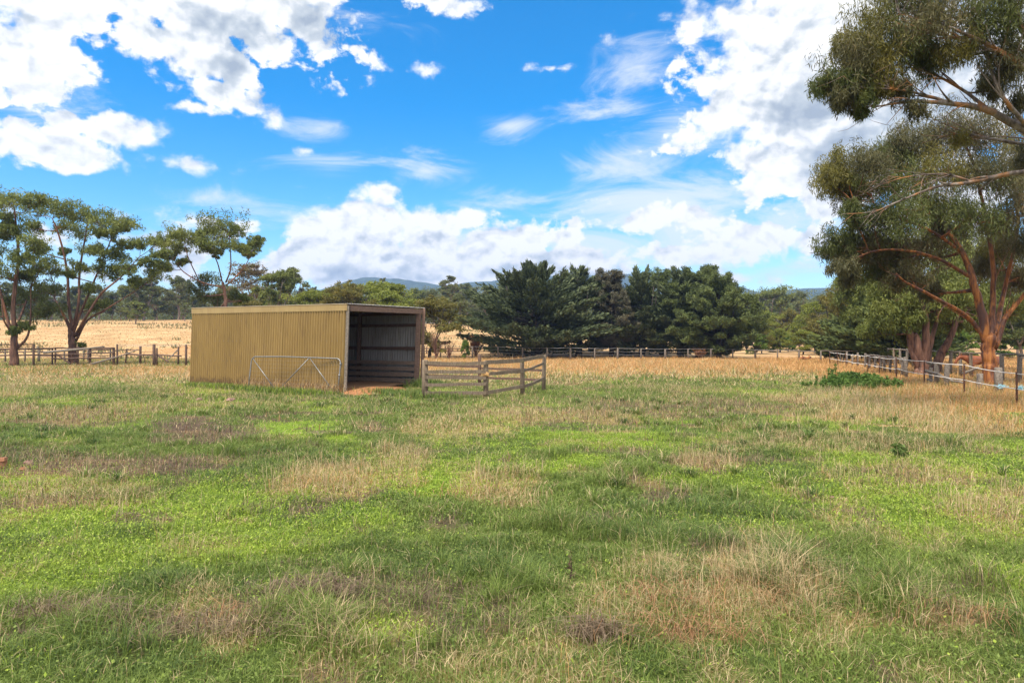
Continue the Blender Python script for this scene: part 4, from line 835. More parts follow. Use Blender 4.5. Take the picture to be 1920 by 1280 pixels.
# ------------------------------------------------------------------ fences
def fence(name, label, origin, posts, rails, pmat, rmat, group=None, cat='fence', rail_name='rail', sharp=None):
    """posts: (x, y, height, width[, lean]); rails: (p, q, w, h[, mat, round])"""
    t = thing(name, label, cat, origin, group); o = np.asarray(origin, float)
    for p in posts:
        mb = MB(); z = float(terrain(p[0], p[1])); post(mb, (p[0], p[1], z), p[2], p[3], p[4] if len(p) > 4 else (random.uniform(-.02, .02), 0), p[5] if len(p) > 5 else True)
        mb.build('post', M[p[6] if len(p) > 6 else pmat], t, o, len(p) < 6 or p[5])
    for r in rails:
        mb = MB(); p, q, w, h = r[:4]; rd = r[5] if len(r) > 5 else False; mm = r[4] if len(r) > 4 and r[4] else rmat
        sg = r[6] if len(r) > 6 else .0
        p = np.asarray(p, float); q = np.asarray(q, float)
        if rd:
            n = 9; k = np.linspace(0, 1, n)[:, None]; pts = p+(q-p)*k; pts[:, 2] -= sg*4*(k*(1-k))[:, 0]
            if h > .03: pts[1:-1] += RNG.normal(0, .012, (n-2, 3))
            tube(mb, pts, np.linspace(h/2, h/2*.85, n), 7 if h > .03 else 4, None, .1 if h > .03 else 0)
        else: beam(mb, p, q, w, h, 7, .008, sag=sg)
        mb.build(r[7] if len(r) > 7 else rail_name, M[mm], t, o, rd)
    return t
def gp(x, Y): return np.array([(x-CX)/F*Y, Y])
def ab(p, z): return np.array([p[0], p[1], z+float(terrain(p[0], p[1]))])
def yard():
    A = gp(797, 19.4); B = gp(911, 19.9); Cc = gp(980, 21.0); D = gp(1019, 22.4); E = gp(899, 25.0)
    R = R0+np.array([.1, -.1])
    f = np.array([0, -.09])
    rl = []
    def rail(p, q, z0, z1, h=.11, off=f, mat=None, sg=.0): rl.append((ab(p, 0)+[off[0], off[1], z0], ab(q, 0)+[off[0], off[1], z1], .04, h, mat, False, sg))
    rail(A, B, 1.00, 1.00, .10, sg=.02); rail(A, B, .74, .76, .10); rail(A, B, .59, .57, .09, sg=-.01); rail(A, B, .38, .40, .09); rail(A, B, .15, .14, .10)
    rail(B, Cc, 1.02, 1.05, .12); rail(B, Cc, .68, .72, .09); rail(B, Cc, .70, .78, .05); rail(B, Cc, .14, .26, .10)
    rail(Cc, D, 1.06, 1.12, .11, sg=-.01); rail(Cc, D, .72, .90, .07, sg=.02); rail(Cc, D, .25, .42, .09, sg=.03)
    fence('rail_fence', 'curved weathered rail fence of four posts joined to the shed', (*A, 0), [(A[0], A[1], 1.08, .17, (-.0, 0), True), (B[0], B[1], 1.06, .15, (.0, 0), True), (Cc[0], Cc[1], 1.10, .14, (-.02, 0), True), (D[0], D[1], 1.17, .13, (.03, 0), True)], rl, 'old_wood', 'old_wood')
    rl = []
    rail(R, E, .76, .68, .09, np.array([0, -.03])); rail(R, E, .36, .32, .08, np.array([0, -.03])); rail(E, D, .62, .66, .08, np.array([0, .08])); rail(E, D, .28, .34, .08, np.array([0, .08]))
    fence('rail_fence', 'low back rails with a single post behind the curved fence, running to the shed', (*E, 0), [(E[0], E[1], 1.12, .13, (0, 0), True)], rl, 'dark_wood', 'dark_wood')
    mb = MB(); c = ab(B, .68)      # baling twine
    for i in range(9):
        a = random.uniform(-.4, .4); pts = [c+[math.cos(u)*.10, math.sin(u)*.10, .02*math.sin(u*3+a)+i*.012-.05] for u in np.linspace(0, 6.283, 12)]; tube(mb, pts, .009, 4)
    for i in range(5): tube(mb, [c+[.08, -.1, .02*i-.04], c+[-.1-.03*i, -.12, random.uniform(-.08, .08)]], .007, 4)
    tm = surf('orange_twine', [(.35, (.5, .28, .1)), (.65, (.68, .45, .22))], (9, 9, 9), 5, 3, .8, 0)
    props(mb.build('twine_knot', tm, None, c, False, loc=tuple(c)), 'orange baling twine knotted round the second fence post', 'twine')
yard()

def left_fences():
    # front line: round timber with two and three rails
    Y = 46; Yb = 50
    def z(y, YY=Y): return H+(CY-y)/F*YY
    posts = [(*gp(30, Y), z(655), .11), (*gp(63, 45), z(645, 45), .14), (*gp(98, Y), z(652), .10), (*gp(103.5, Y), z(651), .10), (*gp(146, Y), z(650), .12), (*gp(169, Y), z(653), .15), (*gp(213, Y), z(651), .18, (0, 0), True), (*gp(-20, Y), z(652), .14)]
    rl = []
    def rr(x0, y0, x1, y1, h=.10, YY=Y, m=None): rl.append((P(x0, y0, YY-.12), P(x1, y1, YY-.12), .05, h, m, True))
    rr(-60, 656, 98, 653.5, .13); rr(-60, 667, 98, 665, .11); rr(100, 653, 169, 652.5, .09); rr(100, 665, 169, 663, .10); rr(98, 672, 213, 671, .10); rr(169, 661.5, 213, 661.5, .10); rr(169, 653, 213, 652, .12)
    rr(-10, 646, 63, 645, .07); rr(103, 662, 134, 683, .11, m='dark_wood')
    fence('rail_fence', 'dark post and rail fence running behind the two left gum trunks', (*gp(98, Y), 0), posts, rl, 'dark_wood', 'dark_wood')
    # fallen long pole
    mb = MB(); tube(mb, smoothpts([P(82, 661, 44.4), P(120, 657, 44.4), P(150, 654.5, 44.4), P(196, 649.5, 44.8)], 3), np.linspace(.085, .04, 10), 7, None, .1)
    o = P(120, 657, 44.4); props(mb.build('pole', M['grey_wood'], None, o, True, loc=tuple(o)), 'long grey pole lying along the top of the left fence', 'pole')
    mb = MB(); tube(mb, smoothpts([P(170, 682.5, 44.6), P(205, 673, 44.8), P(232, 665, 45), P(258, 655.5, 45.4)], 3), np.linspace(.06, .035, 10), 7, None, .1)
    o = P(205, 673, 44.8); props(mb.build('pole', M['grey_wood'], None, o, True, loc=tuple(o)), 'thin grey pole leaning up from the grass to the wire fence', 'pole')
    Y2 = 46.5
    posts = [(*gp(220, Y2), z(645, Y2), .13), (*gp(289, 45), z(645, 45), .19), (*gp(294, 45.5), z(652, 45.5), .12), (*gp(349, 46), z(646, 46), .15), (*gp(334, 47), z(650, 47), .12), (*gp(235, 48), z(653, 48), .10, (.12, 0)), (*gp(263, 48), z(649, 48), .16), (*gp(273, 48), z(665, 48), .05, (-.18, 0))]
    rl = [(P(220, 649, Y2-.1), P(349, 648, Y2-.1), .03, .022, 'wire', True, .0, 'wire'), (P(220, 646, Y2-.1), P(365, 645.5, Y2-.1), .03, .022, 'wire', True, .0, 'wire'), (P(349, 655, 46), P(372, 655, 46), .03, .018, 'wire', True, 0, 'wire'),
          (P(235, 664, 47.5), P(340, 667, 46.9), .05, .11, None, True), (P(215, 657, 47.6), P(262, 656, 47.6), .05, .07, None, True), (P(294, 664, 45.2), P(316, 679, 45.2), .05, .11, None, True), (P(334, 655, 46.4), P(314, 674, 46.0), .05, .08, 'grey_wood', True), (P(330, 660, 46.4), P(310, 677, 46.0), .05, .06, 'grey_wood', True),
          (P(235, 664, 47.5), P(258, 655, 47.5), .04, .07, None, True), (P(263, 660, 47.4), P(290, 659, 46), .03, .03, None, True)]
    fence('wire_fence', 'wire and pole fence with leaning braces between the left rail fence and the shed', (*gp(289, 45), 0), posts, rl, 'dark_wood', 'dark_wood')
    Y3 = 53
    posts = [(*gp(x, Y3), z(651+d, Y3), .12) for x, d in ((47, 5), (72, -2), (74, 4), (121, 4), (157, 4), (165, 3), (207, 0), (10, 3))]
    rl = [(P(-30, 660, Y3), P(75, 659, Y3), .05, .10, None, True), (P(75, 659, Y3), P(209, 655, Y3), .05, .10, None, True), (P(-30, 650, Y3), P(75, 650, Y3), .03, .03, None, True), (P(75, 668, Y3), P(209, 666, Y3), .05, .08, None, True)]
    fence('rail_fence', 'second greyer rail fence showing behind the left fence', (*gp(72, Y3), 0), posts, rl, 'grey_wood', 'dark_wood')
left_fences()

def back_fences():
    # wire fence with capped posts right across the middle distance
    pts = [(980, 62), (1026, 60), (1070, 59), (1115, 59), (1158, 60), (1202, 60), (1247, 61), (1290, 61.5), (1333, 62), (1374, 62), (1416, 62), (1458, 62), (1498, 62)]
    pts2 = [(795, 65), (826, 65), (886, 63), (934, 62)]
    def zt(i, x): return H+(CY-(648.5+(x-790)*.0102))/F*62
    posts = [(*gp(x, Y), zt(0, x)+random.uniform(-.03, .03), .17 if i % 2 == 0 else .12) for i, (x, Y) in enumerate(pts2+pts)]
    A = [gp(x, Y) for x, Y in pts2+pts]; rl = []
    for i in range(len(A)-1):
        for k, (zz, h) in enumerate(((0, .045), (-.28, .016), (-.55, .016))):
            rl.append((ab(A[i], posts[i][2]-.03+zz), ab(A[i+1], posts[i+1][2]-.03+zz), .04, h, 'galv' if k == 0 else 'wire', True, .01, 'wire'))
    fence('wire_fence', 'long white topped wire fence across the dry grass before the conifers', (*A[4], 0), posts, rl, 'grey_wood', 'wire')
    # dark yard rails behind it, left part
    Y = 70; xs = [800, 815, 835, 866, 890, 920, 946, 970]; posts = [(*gp(x, Y), H-.0+(CY-651)/F*Y-float(terrain(*gp(x, Y))), .13) for x in xs]; rl = []
    for y in (653, 658, 663): rl.append((P(785, y, Y-.1), P(880, y+.5, Y-.1), .05, .10, None, False)); rl.append((P(880, y+.5, Y-.1), P(975, y+1, Y-.1), .05, .10, None, False))
    posts = [(p[0], p[1], p[2]+.05, p[3]) for p in posts]
    fence('rail_fence', 'dark three rail yard fence between the shed and the broad cypress', (*gp(866, Y), 0), posts, rl, 'dark_wood', 'dark_wood')
    # pale rails at the right, short panels
    Y = 58
    for (x0, x1, ytop, lb) in ((1333, 1374, 654, None),): pass
    posts = [(*gp(1539, 55), H+(CY-658)/F*55, .13), (*gp(1576, 52), H+(CY-662)/F*52, .10), (*gp(1581, 50), H+(CY-664)/F*50, .08), (*gp(1615, 60), H+(CY-657)/F*60, .12)]
    rl = [(P(1539, 657.5, 55), P(1620, 658.5, 59), .05, .09, None, True), (P(1480, 657, 61), P(1530, 659.5, 58), .05, .09, None, True), (P(1620, 659, 58), P(1660, 661, 56), .05, .09, None, True), (P(1400, 656.5, 62), P(1455, 658, 61.5), .05, .08, None, True)]
    fence('rail_fence', 'pale top rails and white post at the far corner by the right fence', (*gp(1539, 55), 0), posts, rl, 'grey_wood', 'grey_wood')
    # far fence line on the dry rise
    Yf = 118; xs = np.linspace(790, 905, 14); A = [gp(x, Yf) for x in xs]
    posts = [(*a, 1.1, .14) for a in A]; rl = [(ab(A[i], .9), ab(A[i+1], .9), .04, .05, None, True) for i in range(0, 13)]
    fence('wire_fence', 'faint grey fence along the top of the dry rise right of the shed', (*A[5], float(terrain(*A[5]))), posts, rl, 'grey_wood', 'wire')
back_fences()

def right_fences():
    # electric tape fence on steel posts
    def ln(Y): return np.array([7.29+.31*Y, Y])
    ys = [17.2, 21.0, 25.2, 29.3, 32.6, 35.2, 38.2, 41.5, 44.5, 48.0]; A = [ln(y) for y in ys]; hs = [.85, .93, .92, .9, .9, .9, .9, .9, .9, .9]
    Z = ln(12.5); posts = [(a[0], a[1], h, .05, (random.uniform(-.03, .03), 0)) for a, h in zip(A, hs)]+[(Z[0], Z[1], .9, .05)]
    rl = []; AA = [Z]+A; hh = [.9]+hs
    for i in range(len(AA)-1):
        rl.append((ab(AA[i], hh[i]-.05), ab(AA[i+1], hh[i+1]-.05), .03, .026 if i < 5 else .035, 'rope', True, .02+.02*random.random(), 'tape'))
        rl.append((ab(AA[i], .38+.05*random.random()), ab(AA[i+1], .42), .03, .024 if i < 5 else .034, 'rope', True, .02, 'tape'))
    fence('electric_fence', 'white tape fence on thin rusty steel posts receding along the right side', (*A[1], 0), posts, rl, 'rust', 'rope')
    # timber yard fence behind it
    def l2(Y): return np.array([10.6+.32*Y, Y])
    def l2x(x): r = (x-CX)/F; Y = 10.6/(r-.32); return Y
    xs = [1975, 1911, 1879, 1820, 1801, 1782, 1764, 1745, 1728, 1712, 1700, 1688, 1676, 1665, 1655, 1646, 1638, 1631, 1625]; Ys = [l2x(x) for x in xs]
    B = [l2(y) for y in Ys]; posts = []; rl = []
    for i, (b, Yy) in enumerate(zip(B, Ys)):
        posts.append((b[0], b[1], 1.10+random.uniform(-.03, .06) if i else 1.1, .17 if i in (1, 2) else .14, (random.uniform(-.03, .03), 0), True, 'grey_wood' if i % 3 else 'old_wood'))
    for i in range(len(B)-1): rl.append((ab(B[i], 1.10+random.uniform(-.02, .03)), ab(B[i+1], 1.10+random.uniform(-.02, .03)), .06, .085, 'grey_wood', True, random.uniform(-.01, .03)))
    for z in (.15, .3, .45, .6, .75, .9):
        for i in range(0, 6): rl.append((ab(B[i], z), ab(B[i+1], z), .02, .009, 'wire', True, .0, 'wire'))
    fence('rail_fence', 'grey timber yard fence with crooked pole top rail behind the tape fence', (*B[2], 0), posts, rl, 'grey_wood', 'grey_wood')
    # older broken inner line of low posts
    def l3(x, Y): return gp(x, Y)
    low = [(1757, 24.6, .82, .17), (1774, 24.2, .78, .17), (1837, 22.6, .52, .2), (1873, 21.2, .80, .22), (1745, 25.4, .62, .12)]
    posts = [(*l3(x, Y), h, w, (random.uniform(-.04, .04), 0), True) for x, Y, h, w in low]
    fr = [(1735, 25.6, .78), (1757, 24.6, .72), (1774, 24.2, .62), (1803, 23.2, .45)]
    rl = [(ab(l3(1735, 25.4), .50), ab(l3(1757, 24.4), .44), .06, .12, 'grey_wood', True), (ab(l3(1757, 24.4), .46), ab(l3(1805, 22.6), .22), .05, .09, 'grey_wood', True, .06), (ab(l3(1806, 22.8), .50), ab(l3(1834, 22.4), .74), .06, .10, 'grey_wood', True),
          (ab(l3(1740, 25.2), .20), ab(l3(1757, 24.6), .12), .06, .10, 'grey_wood', True), (ab(l3(1739, 25.4), .80), ab(l3(1765, 24.3), .77), .06, .09, 'grey_wood', True)]
    fence('rail_fence', 'broken low fence with splintered posts and fallen rails beside the orange trunk', (*l3(1774, 24.2), 0), posts, rl, 'grey_wood', 'grey_wood')
    # far part: closely set old posts with dangling rails
    posts = []; rl = []; pv = None
    for i, (x, Y) in enumerate(((1588, 47), (1598, 45), (1608, 44), (1622, 41.5), (1630, 40), (1640, 38.5), (1650, 37), (1659, 36), (1668, 35), (1680, 33), (1691, 31.5), (1700, 30.5))):
        a = gp(x, Y); posts.append((*a, random.uniform(.75, .95), .13, (random.uniform(-.08, .08), 0), True)); b = a
        if pv is not None and i > 3: rl.append((ab(pv, .80), ab(b, .80+random.uniform(-.04, .04)), .05, .09, 'grey_wood', True)); rl.append((ab(pv, .35+random.uniform(-.1, .1)), ab(b, .35+random.uniform(-.1, .1)), .04, .06, 'grey_wood', True))
        pv = b
    fence('rail_fence', 'run of closely set old grey posts at the far end of the tape fence', (*gp(1650, 37), 0), posts, rl, 'grey_wood', 'grey_wood')
    # blue twine wads
    for (x, y, Y, lb, sx) in ((1876, 724, 19.2, 'pale blue twine tangled on the tape below the grey post', 1.3), (1912, 727, 18.4, 'pale blue twine wad beside the rusty steel post at the right edge', 1.0)):
        mb = MB(); c = P(x, y, Y)
        for i in range(16):
            pts = [c+RNG.normal(0, 1, 3)*[.06*sx, .03, .035] for _ in range(4)]; tube(mb, smoothpts(pts, 3), .0045, 4)
        props(mb.build('twine_wad', M['blue'], None, c, False, loc=tuple(c)), lb, 'twine')
    # charred split at the foot of the orange trunk
right_fences()

# ------------------------------------------------------------------ small things
def broad_weeds():
    mb = MB(); c = gp(1603, 24.0); n = 240
    X = c[0]+RNG.normal(0, .62, n); Y = c[1]+RNG.normal(0, .55, n); Z = terrain(X, Y)
    hgt = RNG.uniform(.22, .48, n)*np.exp(-((X-c[0])/1.5)**2)+.05
    hgt[:3] = [.75, .62, .6]; X[0] = c[0]-.72; X[1] = c[0]-.6; Y[0] = c[1]
    st = MB()
    for i in range(n):
        e = np.array([X[i]+random.uniform(-.06, .06), Y[i], Z[i]+hgt[i]]); tube(mb, [[X[i], Y[i], Z[i]-.02], e], [.008, .004], 3, (.06, .10, .03))
        k = 9; cc = np.array([X[i], Y[i], Z[i]])+(e-np.array([X[i], Y[i], Z[i]]))*np.linspace(.15, 1, k)[:, None]
        leaves(mb, cc, 5, .055, .13, .045, [(.05, .11, .03), (.08, .16, .04), (.12, .21, .06)], -.3)
    o = np.array([c[0], c[1], 0]); props(mb.build('weed_clump', M['grass'], None, o, loc=tuple(o)), 'dark green thistle clump in the dry grass left of the tape fence', 'weeds')
broad_weeds()
def thistle(x, y, h, label, dark=False):
    c = G(x, y); c[2] = float(terrain(c[0], c[1])); mb = MB(); pal = [(.06, .11, .035), (.10, .16, .05)] if not dark else [(.07, .05, .04), (.11, .08, .065)]
    for k in range(3 if not dark else 1):
        e = c+[random.uniform(-.06, .06), 0, h*random.uniform(.7, 1)]; tube(mb, [c, (c+e)/2+[.01, 0, 0], e], [.006, .004, .003], 4, pal[0])
        leaves(mb, c+(e-c)*np.linspace(.1, 1, 8)[:, None], 3 if dark else 9, .03 if dark else .08, .05 if dark else .11, .012 if dark else .035, pal, -.2)
    props(mb.build('thistle', M['grass'], None, c, loc=tuple(c)), label, 'weed')
thistle(1690, 862, .17, 'dark green thistle standing alone in the turf at right')
thistle(1512, 826, .14, 'small dark thistle in the turf, further back than the lone thistle')
thistle(1068, 1085, .16, 'thin dark dead stalk standing in the middle foreground turf', True)
thistle(1158, 690, .5, 'brown dead stalk in the dry grass before the conifers', True)

def lumps(name, x, y, n, size, spread, mat, label, cat, boxy=False, loc=None):
    c = G(x, y); c[2] = float(terrain(c[0], c[1]))
    for i in range(n): pass
    mb = MB()
    return c
def rock(c, s, mat, name, label, cat, seed, group=None, boxy=False, rot=0):
    mb = MB(); rg = np.random.default_rng(seed)
    if boxy:
        a = np.array([math.cos(rot), math.sin(rot), 0]); b = np.array([-a[1], a[0], 0]); p = c+[0, 0, s*.17]
        beam(mb, p-a*s*.5, p+a*s*.5, s*.48, s*.34, 3, .004)
    else:
        nu, nv = 12, 7; vs = []
        for i in range(nv):
            ph = math.pi*i/(nv-1)
            for j in range(nu):
                th = 2*math.pi*j/nu; r = s/2*(1+.45*(rg.random()-.5)); vs.append(c+np.array([r*math.sin(ph)*math.cos(th), r*math.sin(ph)*math.sin(th)*.8, s*.15+r*math.cos(ph)*.6]))
        f = [[i*nu+j, i*nu+(j+1) % nu, i*nu+nu+(j+1) % nu, i*nu+nu+j] for i in range(nv-1) for j in range(nu)]; mb.add(vs, f)
    props(mb.build(name, M[mat], None, c, False, loc=tuple(c)), label, cat, group)
def gz(x, y): c = G(x, y); c[2] = float(terrain(c[0], c[1])); return c
rock(gz(0, 877), .15, 'brick', 'brick', 'bottom orange brick of the small stack at the left edge', 'brick', 1, None, True, .4)
rock(gz(3, 877)+[-.02, 0, .05], .14, 'brick', 'brick', 'middle orange brick of the small stack at the left edge', 'brick', 2, None, True, .9)
rock(gz(1, 877)+[0, 0, .10], .13, 'brick', 'brick', 'top orange brick of the small stack at the left edge', 'brick', 3, None, True, .1)
rock(gz(53, 869), .13, 'pinkstone', 'stone', 'pinkish stone in the grass right of the brick stack', 'stone', 4)
rock(gz(42, 879), .08, 'brick', 'stone', 'small orange stone just right of the brick stack', 'stone', 5)
rock(gz(374, 751), .16, 'pinkstone', 'stone', 'pink lump in the grass in front of the left part of the shed', 'stone', 6)
rock(gz(431, 752), .2, 'pinkstone', 'stone', 'larger pink lump in the grass left of the pipe gate', 'stone', 7)
rock(gz(438, 750), .14, 'pinkstone', 'stone', 'pink lump touching the larger one left of the pipe gate', 'stone', 8)
rock(gz(1560, 932), .05, 'pinkstone', 'stone', 'tiny pink stone on the green turf at right', 'stone', 9)
def logs():
    c = np.array([*gp(1509, 57), 0.]); mb = MB(); c[2] = float(terrain(c[0], c[1]))
    tube(mb, smoothpts([c+[-.55, 0, .08], c+[-.2, .1, .22], c+[.1, 0, .2], c+[.5, -.1, .3]], 3), [.05, .09, .11, .11, .12, .12, .11, .1, .09, .05], 8, None, .3)
    tube(mb, [c+[-.1, 0, .2], c+[-.2, .1, .48]], [.06, .03], 6, None, .2)
    tube(mb, [c+[.3, 0, .2], c+[.42, .1, .5]], [.06, .03], 6, None, .2)
    props(mb.build('fallen_branch', M['bark_orange'], None, c, True, loc=tuple(c)), 'reddish brown fallen branch in dry grass before the far fence', 'branch')
logs()

def pony():
    # chestnut pony, facing left, seen between the yard rails and the orange trunk
    Yp = 31.0; x0 = (1822-CX)/F*Yp; o = np.array([x0, Yp, 0.]); z = float(terrain(x0, Yp)); o[2] = z
    t = thing('pony', 'chestnut pony standing behind the yard fence, half hidden by the orange trunk', 'pony', o)
    def skin(name, nodes, edges, mat, sub=2):
        me = bpy.data.meshes.new(name); me.from_pydata([n[0] for n in nodes], edges, []); me.update(); ob = bpy.data.objects.new(name, me); COL.objects.link(ob); ob.parent = t
        md = ob.modifiers.new('s', 'SKIN'); md.use_smooth_shade = True
        for i, n in enumerate(nodes): me.skin_vertices[0].data[i].radius = n[1] if isinstance(n[1], tuple) else (n[1], n[1])
        me.skin_vertices[0].data[0].use_root = True
        s = ob.modifiers.new('b', 'SUBSURF'); s.levels = sub; s.render_levels = sub; me.materials.append(M[mat]); return ob
    N = [((.62, 0, .80), (.17, .2)), ((.28, 0, .76), (.20, .22)), ((-.02, 0, .78), (.17, .21)), ((1.0, 0, .84), (.17, .2)), ((1.18, 0, .82), (.11, .14)),
         ((-.20, 0, .84), (.10, .16)), ((-.38, 0, .88), (.08, .12)), ((-.52, 0, .92), (.07, .09)), ((-.62, 0, .84), (.065, .085)), ((-.72, 0, .68), (.045, .055)), ((-.76, 0, .61), (.042, .045)),
         ((-.02, -.10, .56), .075), ((-.04, -.11, .36), .045), ((-.03, -.11, .18), .03), ((-.05, -.11, .03), .042),
         ((.06, .10, .56), .075), ((.07, .11, .36), .045), ((.08, .11, .18), .03), ((.05, .11, .03), .042),
         ((1.08, -.11, .62), .10), ((1.0, -.12, .46), .06), ((1.14, -.12, .30), .042), ((1.10, -.12, .15), .03), ((1.07, -.12, .03), .042),
         ((1.12, .11, .62), .10), ((1.06, .12, .46), .06), ((1.2, .12, .30), .042), ((1.17, .12, .15), .03), ((1.14, .12, .03), .042)]
    E = [(0, 1), (1, 2), (0, 3), (3, 4), (2, 5), (5, 6), (6, 7), (7, 8), (8, 9), (9, 10), (2, 11), (11, 12), (12, 13), (13, 14), (2, 15), (15, 16), (16, 17), (17, 18), (3, 19), (19, 20), (20, 21), (21, 22), (22, 23), (3, 24), (24, 25), (25, 26), (26, 27), (27, 28)]
    skin('body', N, E, 'horse', 2)
    skin('tail', [((1.27, 0, .86), .03), ((1.36, 0, .7), .05), ((1.37, 0, .45), .05), ((1.35, 0, .28), .02)], [(0, 1), (1, 2), (2, 3)], 'hair', 1)
    skin('mane', [((-.08, 0, .98), (.02, .05)), ((-.25, 0, .98), (.02, .06)), ((-.42, 0, 1.0), (.02, .05)), ((-.53, 0, 1.0), (.02, .03))], [(0, 1), (1, 2), (2, 3)], 'hair', 1)
    for s in (-1, 1): skin('ear', [((-.51, .045*s, .98), .022), ((-.51, .06*s, 1.04), .018), ((-.50, .06*s, 1.09), .005)], [(0, 1), (1, 2)], 'horse', 1)
pony()

# ------------------------------------------------------------------ hills
def hill(name, pts, Y, depth, label, seed):
    xs = np.array([p[0] for p in pts], float); ys = np.array([p[1] for p in pts], float)
    n = 160; m = 24; x = np.linspace(xs[0], xs[-1], n); y = np.interp(x, xs, ys); k = np.hanning(9); k /= k.sum(); y = np.convolve(np.pad(y, 4, 'edge'), k, 'valid')
    X = (x-CX)/F*Y; Z = H+(CY-y)/F*Y; vs = []
    for j in range(m):
        t = j/(m-1); prof = math.sin(min(1, t*1.6)*math.pi/2) if t < .625 else 1-((t-.625)/.375)**1.5
        rid = (fbm(X*.008, np.full(n, t*5), 5, seed)-.5)
        z = Z*prof*(1+rid*.25*(1-prof))+rid*9*math.sin(t*math.pi)*(.5 if t > .55 else 1)
        if abs(t-.625) < .03: z = Z*1.0+(fbm(X*.04, X*0, 4, seed+3)-.5)*4
        vs.append(np.stack([X*(1+0*t), np.full(n, Y-depth*(.625-t))+rid*100, z-3], 1))
    f = [[j*n+i, j*n+i+1, j*n+n+i+1, j*n+n+i] for j in range(m-1) for i in range(n-1)]
    mb = MB(); mb.add(np.concatenate(vs), f); props(mb.build(name, M['hill'], smooth=True), kind='structure', label=label)
M['hill'] = surf('forested_hill', [(.35, (.018, .035, .022)), (.55, (.035, .058, .032)), (.75, (.06, .085, .045))], (1, 1, 1), .04, 8, 1, 1, 8)
hill('hill', [(380, 640), (500, 600), (600, 545), (650, 527), (690, 517.5), (722, 520), (752, 523), (800, 528), (850, 537), (940, 560), (1040, 640)], 1650, 450, 'blue forested hill on the skyline above the shed', 5)
hill('hill', [(700, 640), (800, 560), (850, 533), (880, 527), (910, 528), (960, 520), (1040, 515), (1200, 512), (1330, 522), (1380, 534), (1410, 545), (1450, 551), (1500, 562), (1620, 640)], 1850, 400, 'blue ridge passing behind the conifers', 6)
hill('hill', [(1340, 640), (1420, 575), (1465, 545), (1500, 538), (1540, 537), (1575, 536.5), (1620, 532), (1700, 530), (1800, 535), (1950, 560), (2100, 640)], 1550, 400, 'flat topped blue hill at the right of the skyline', 8)

# ------------------------------------------------------------------ haze
def haze():
    mb = MB(); x0, x1, y0, y1, z0, z1 = -2450, 2450, -2450, 2450, -30, 175
    v = [[x, y, z] for z in (z0, z1) for y in (y0, y1) for x in (x0, x1)]
    mb.add(v, [[0, 2, 3, 1], [4, 5, 7, 6], [0, 1, 5, 4], [2, 6, 7, 3], [0, 4, 6, 2], [1, 3, 7, 5]])
    m = bpy.data.materials.new('haze'); m.use_nodes = True; nt = m.node_tree; nt.nodes.clear(); out = nt.nodes.new('ShaderNodeOutputMaterial')
    pv = nt.nodes.new('ShaderNodeVolumePrincipled'); pv.inputs['Color'].default_value = (.36, .56, 1, 1); pv.inputs['Density'].default_value = HAZE; pv.inputs['Anisotropy'].default_value = .2
    nt.links.new(pv.outputs[0], out.inputs['Volume'])
    props(mb.build('haze', m), 'thin blue haze in front of the hills', 'haze', kind='stuff')
HAZE = .00031
haze()

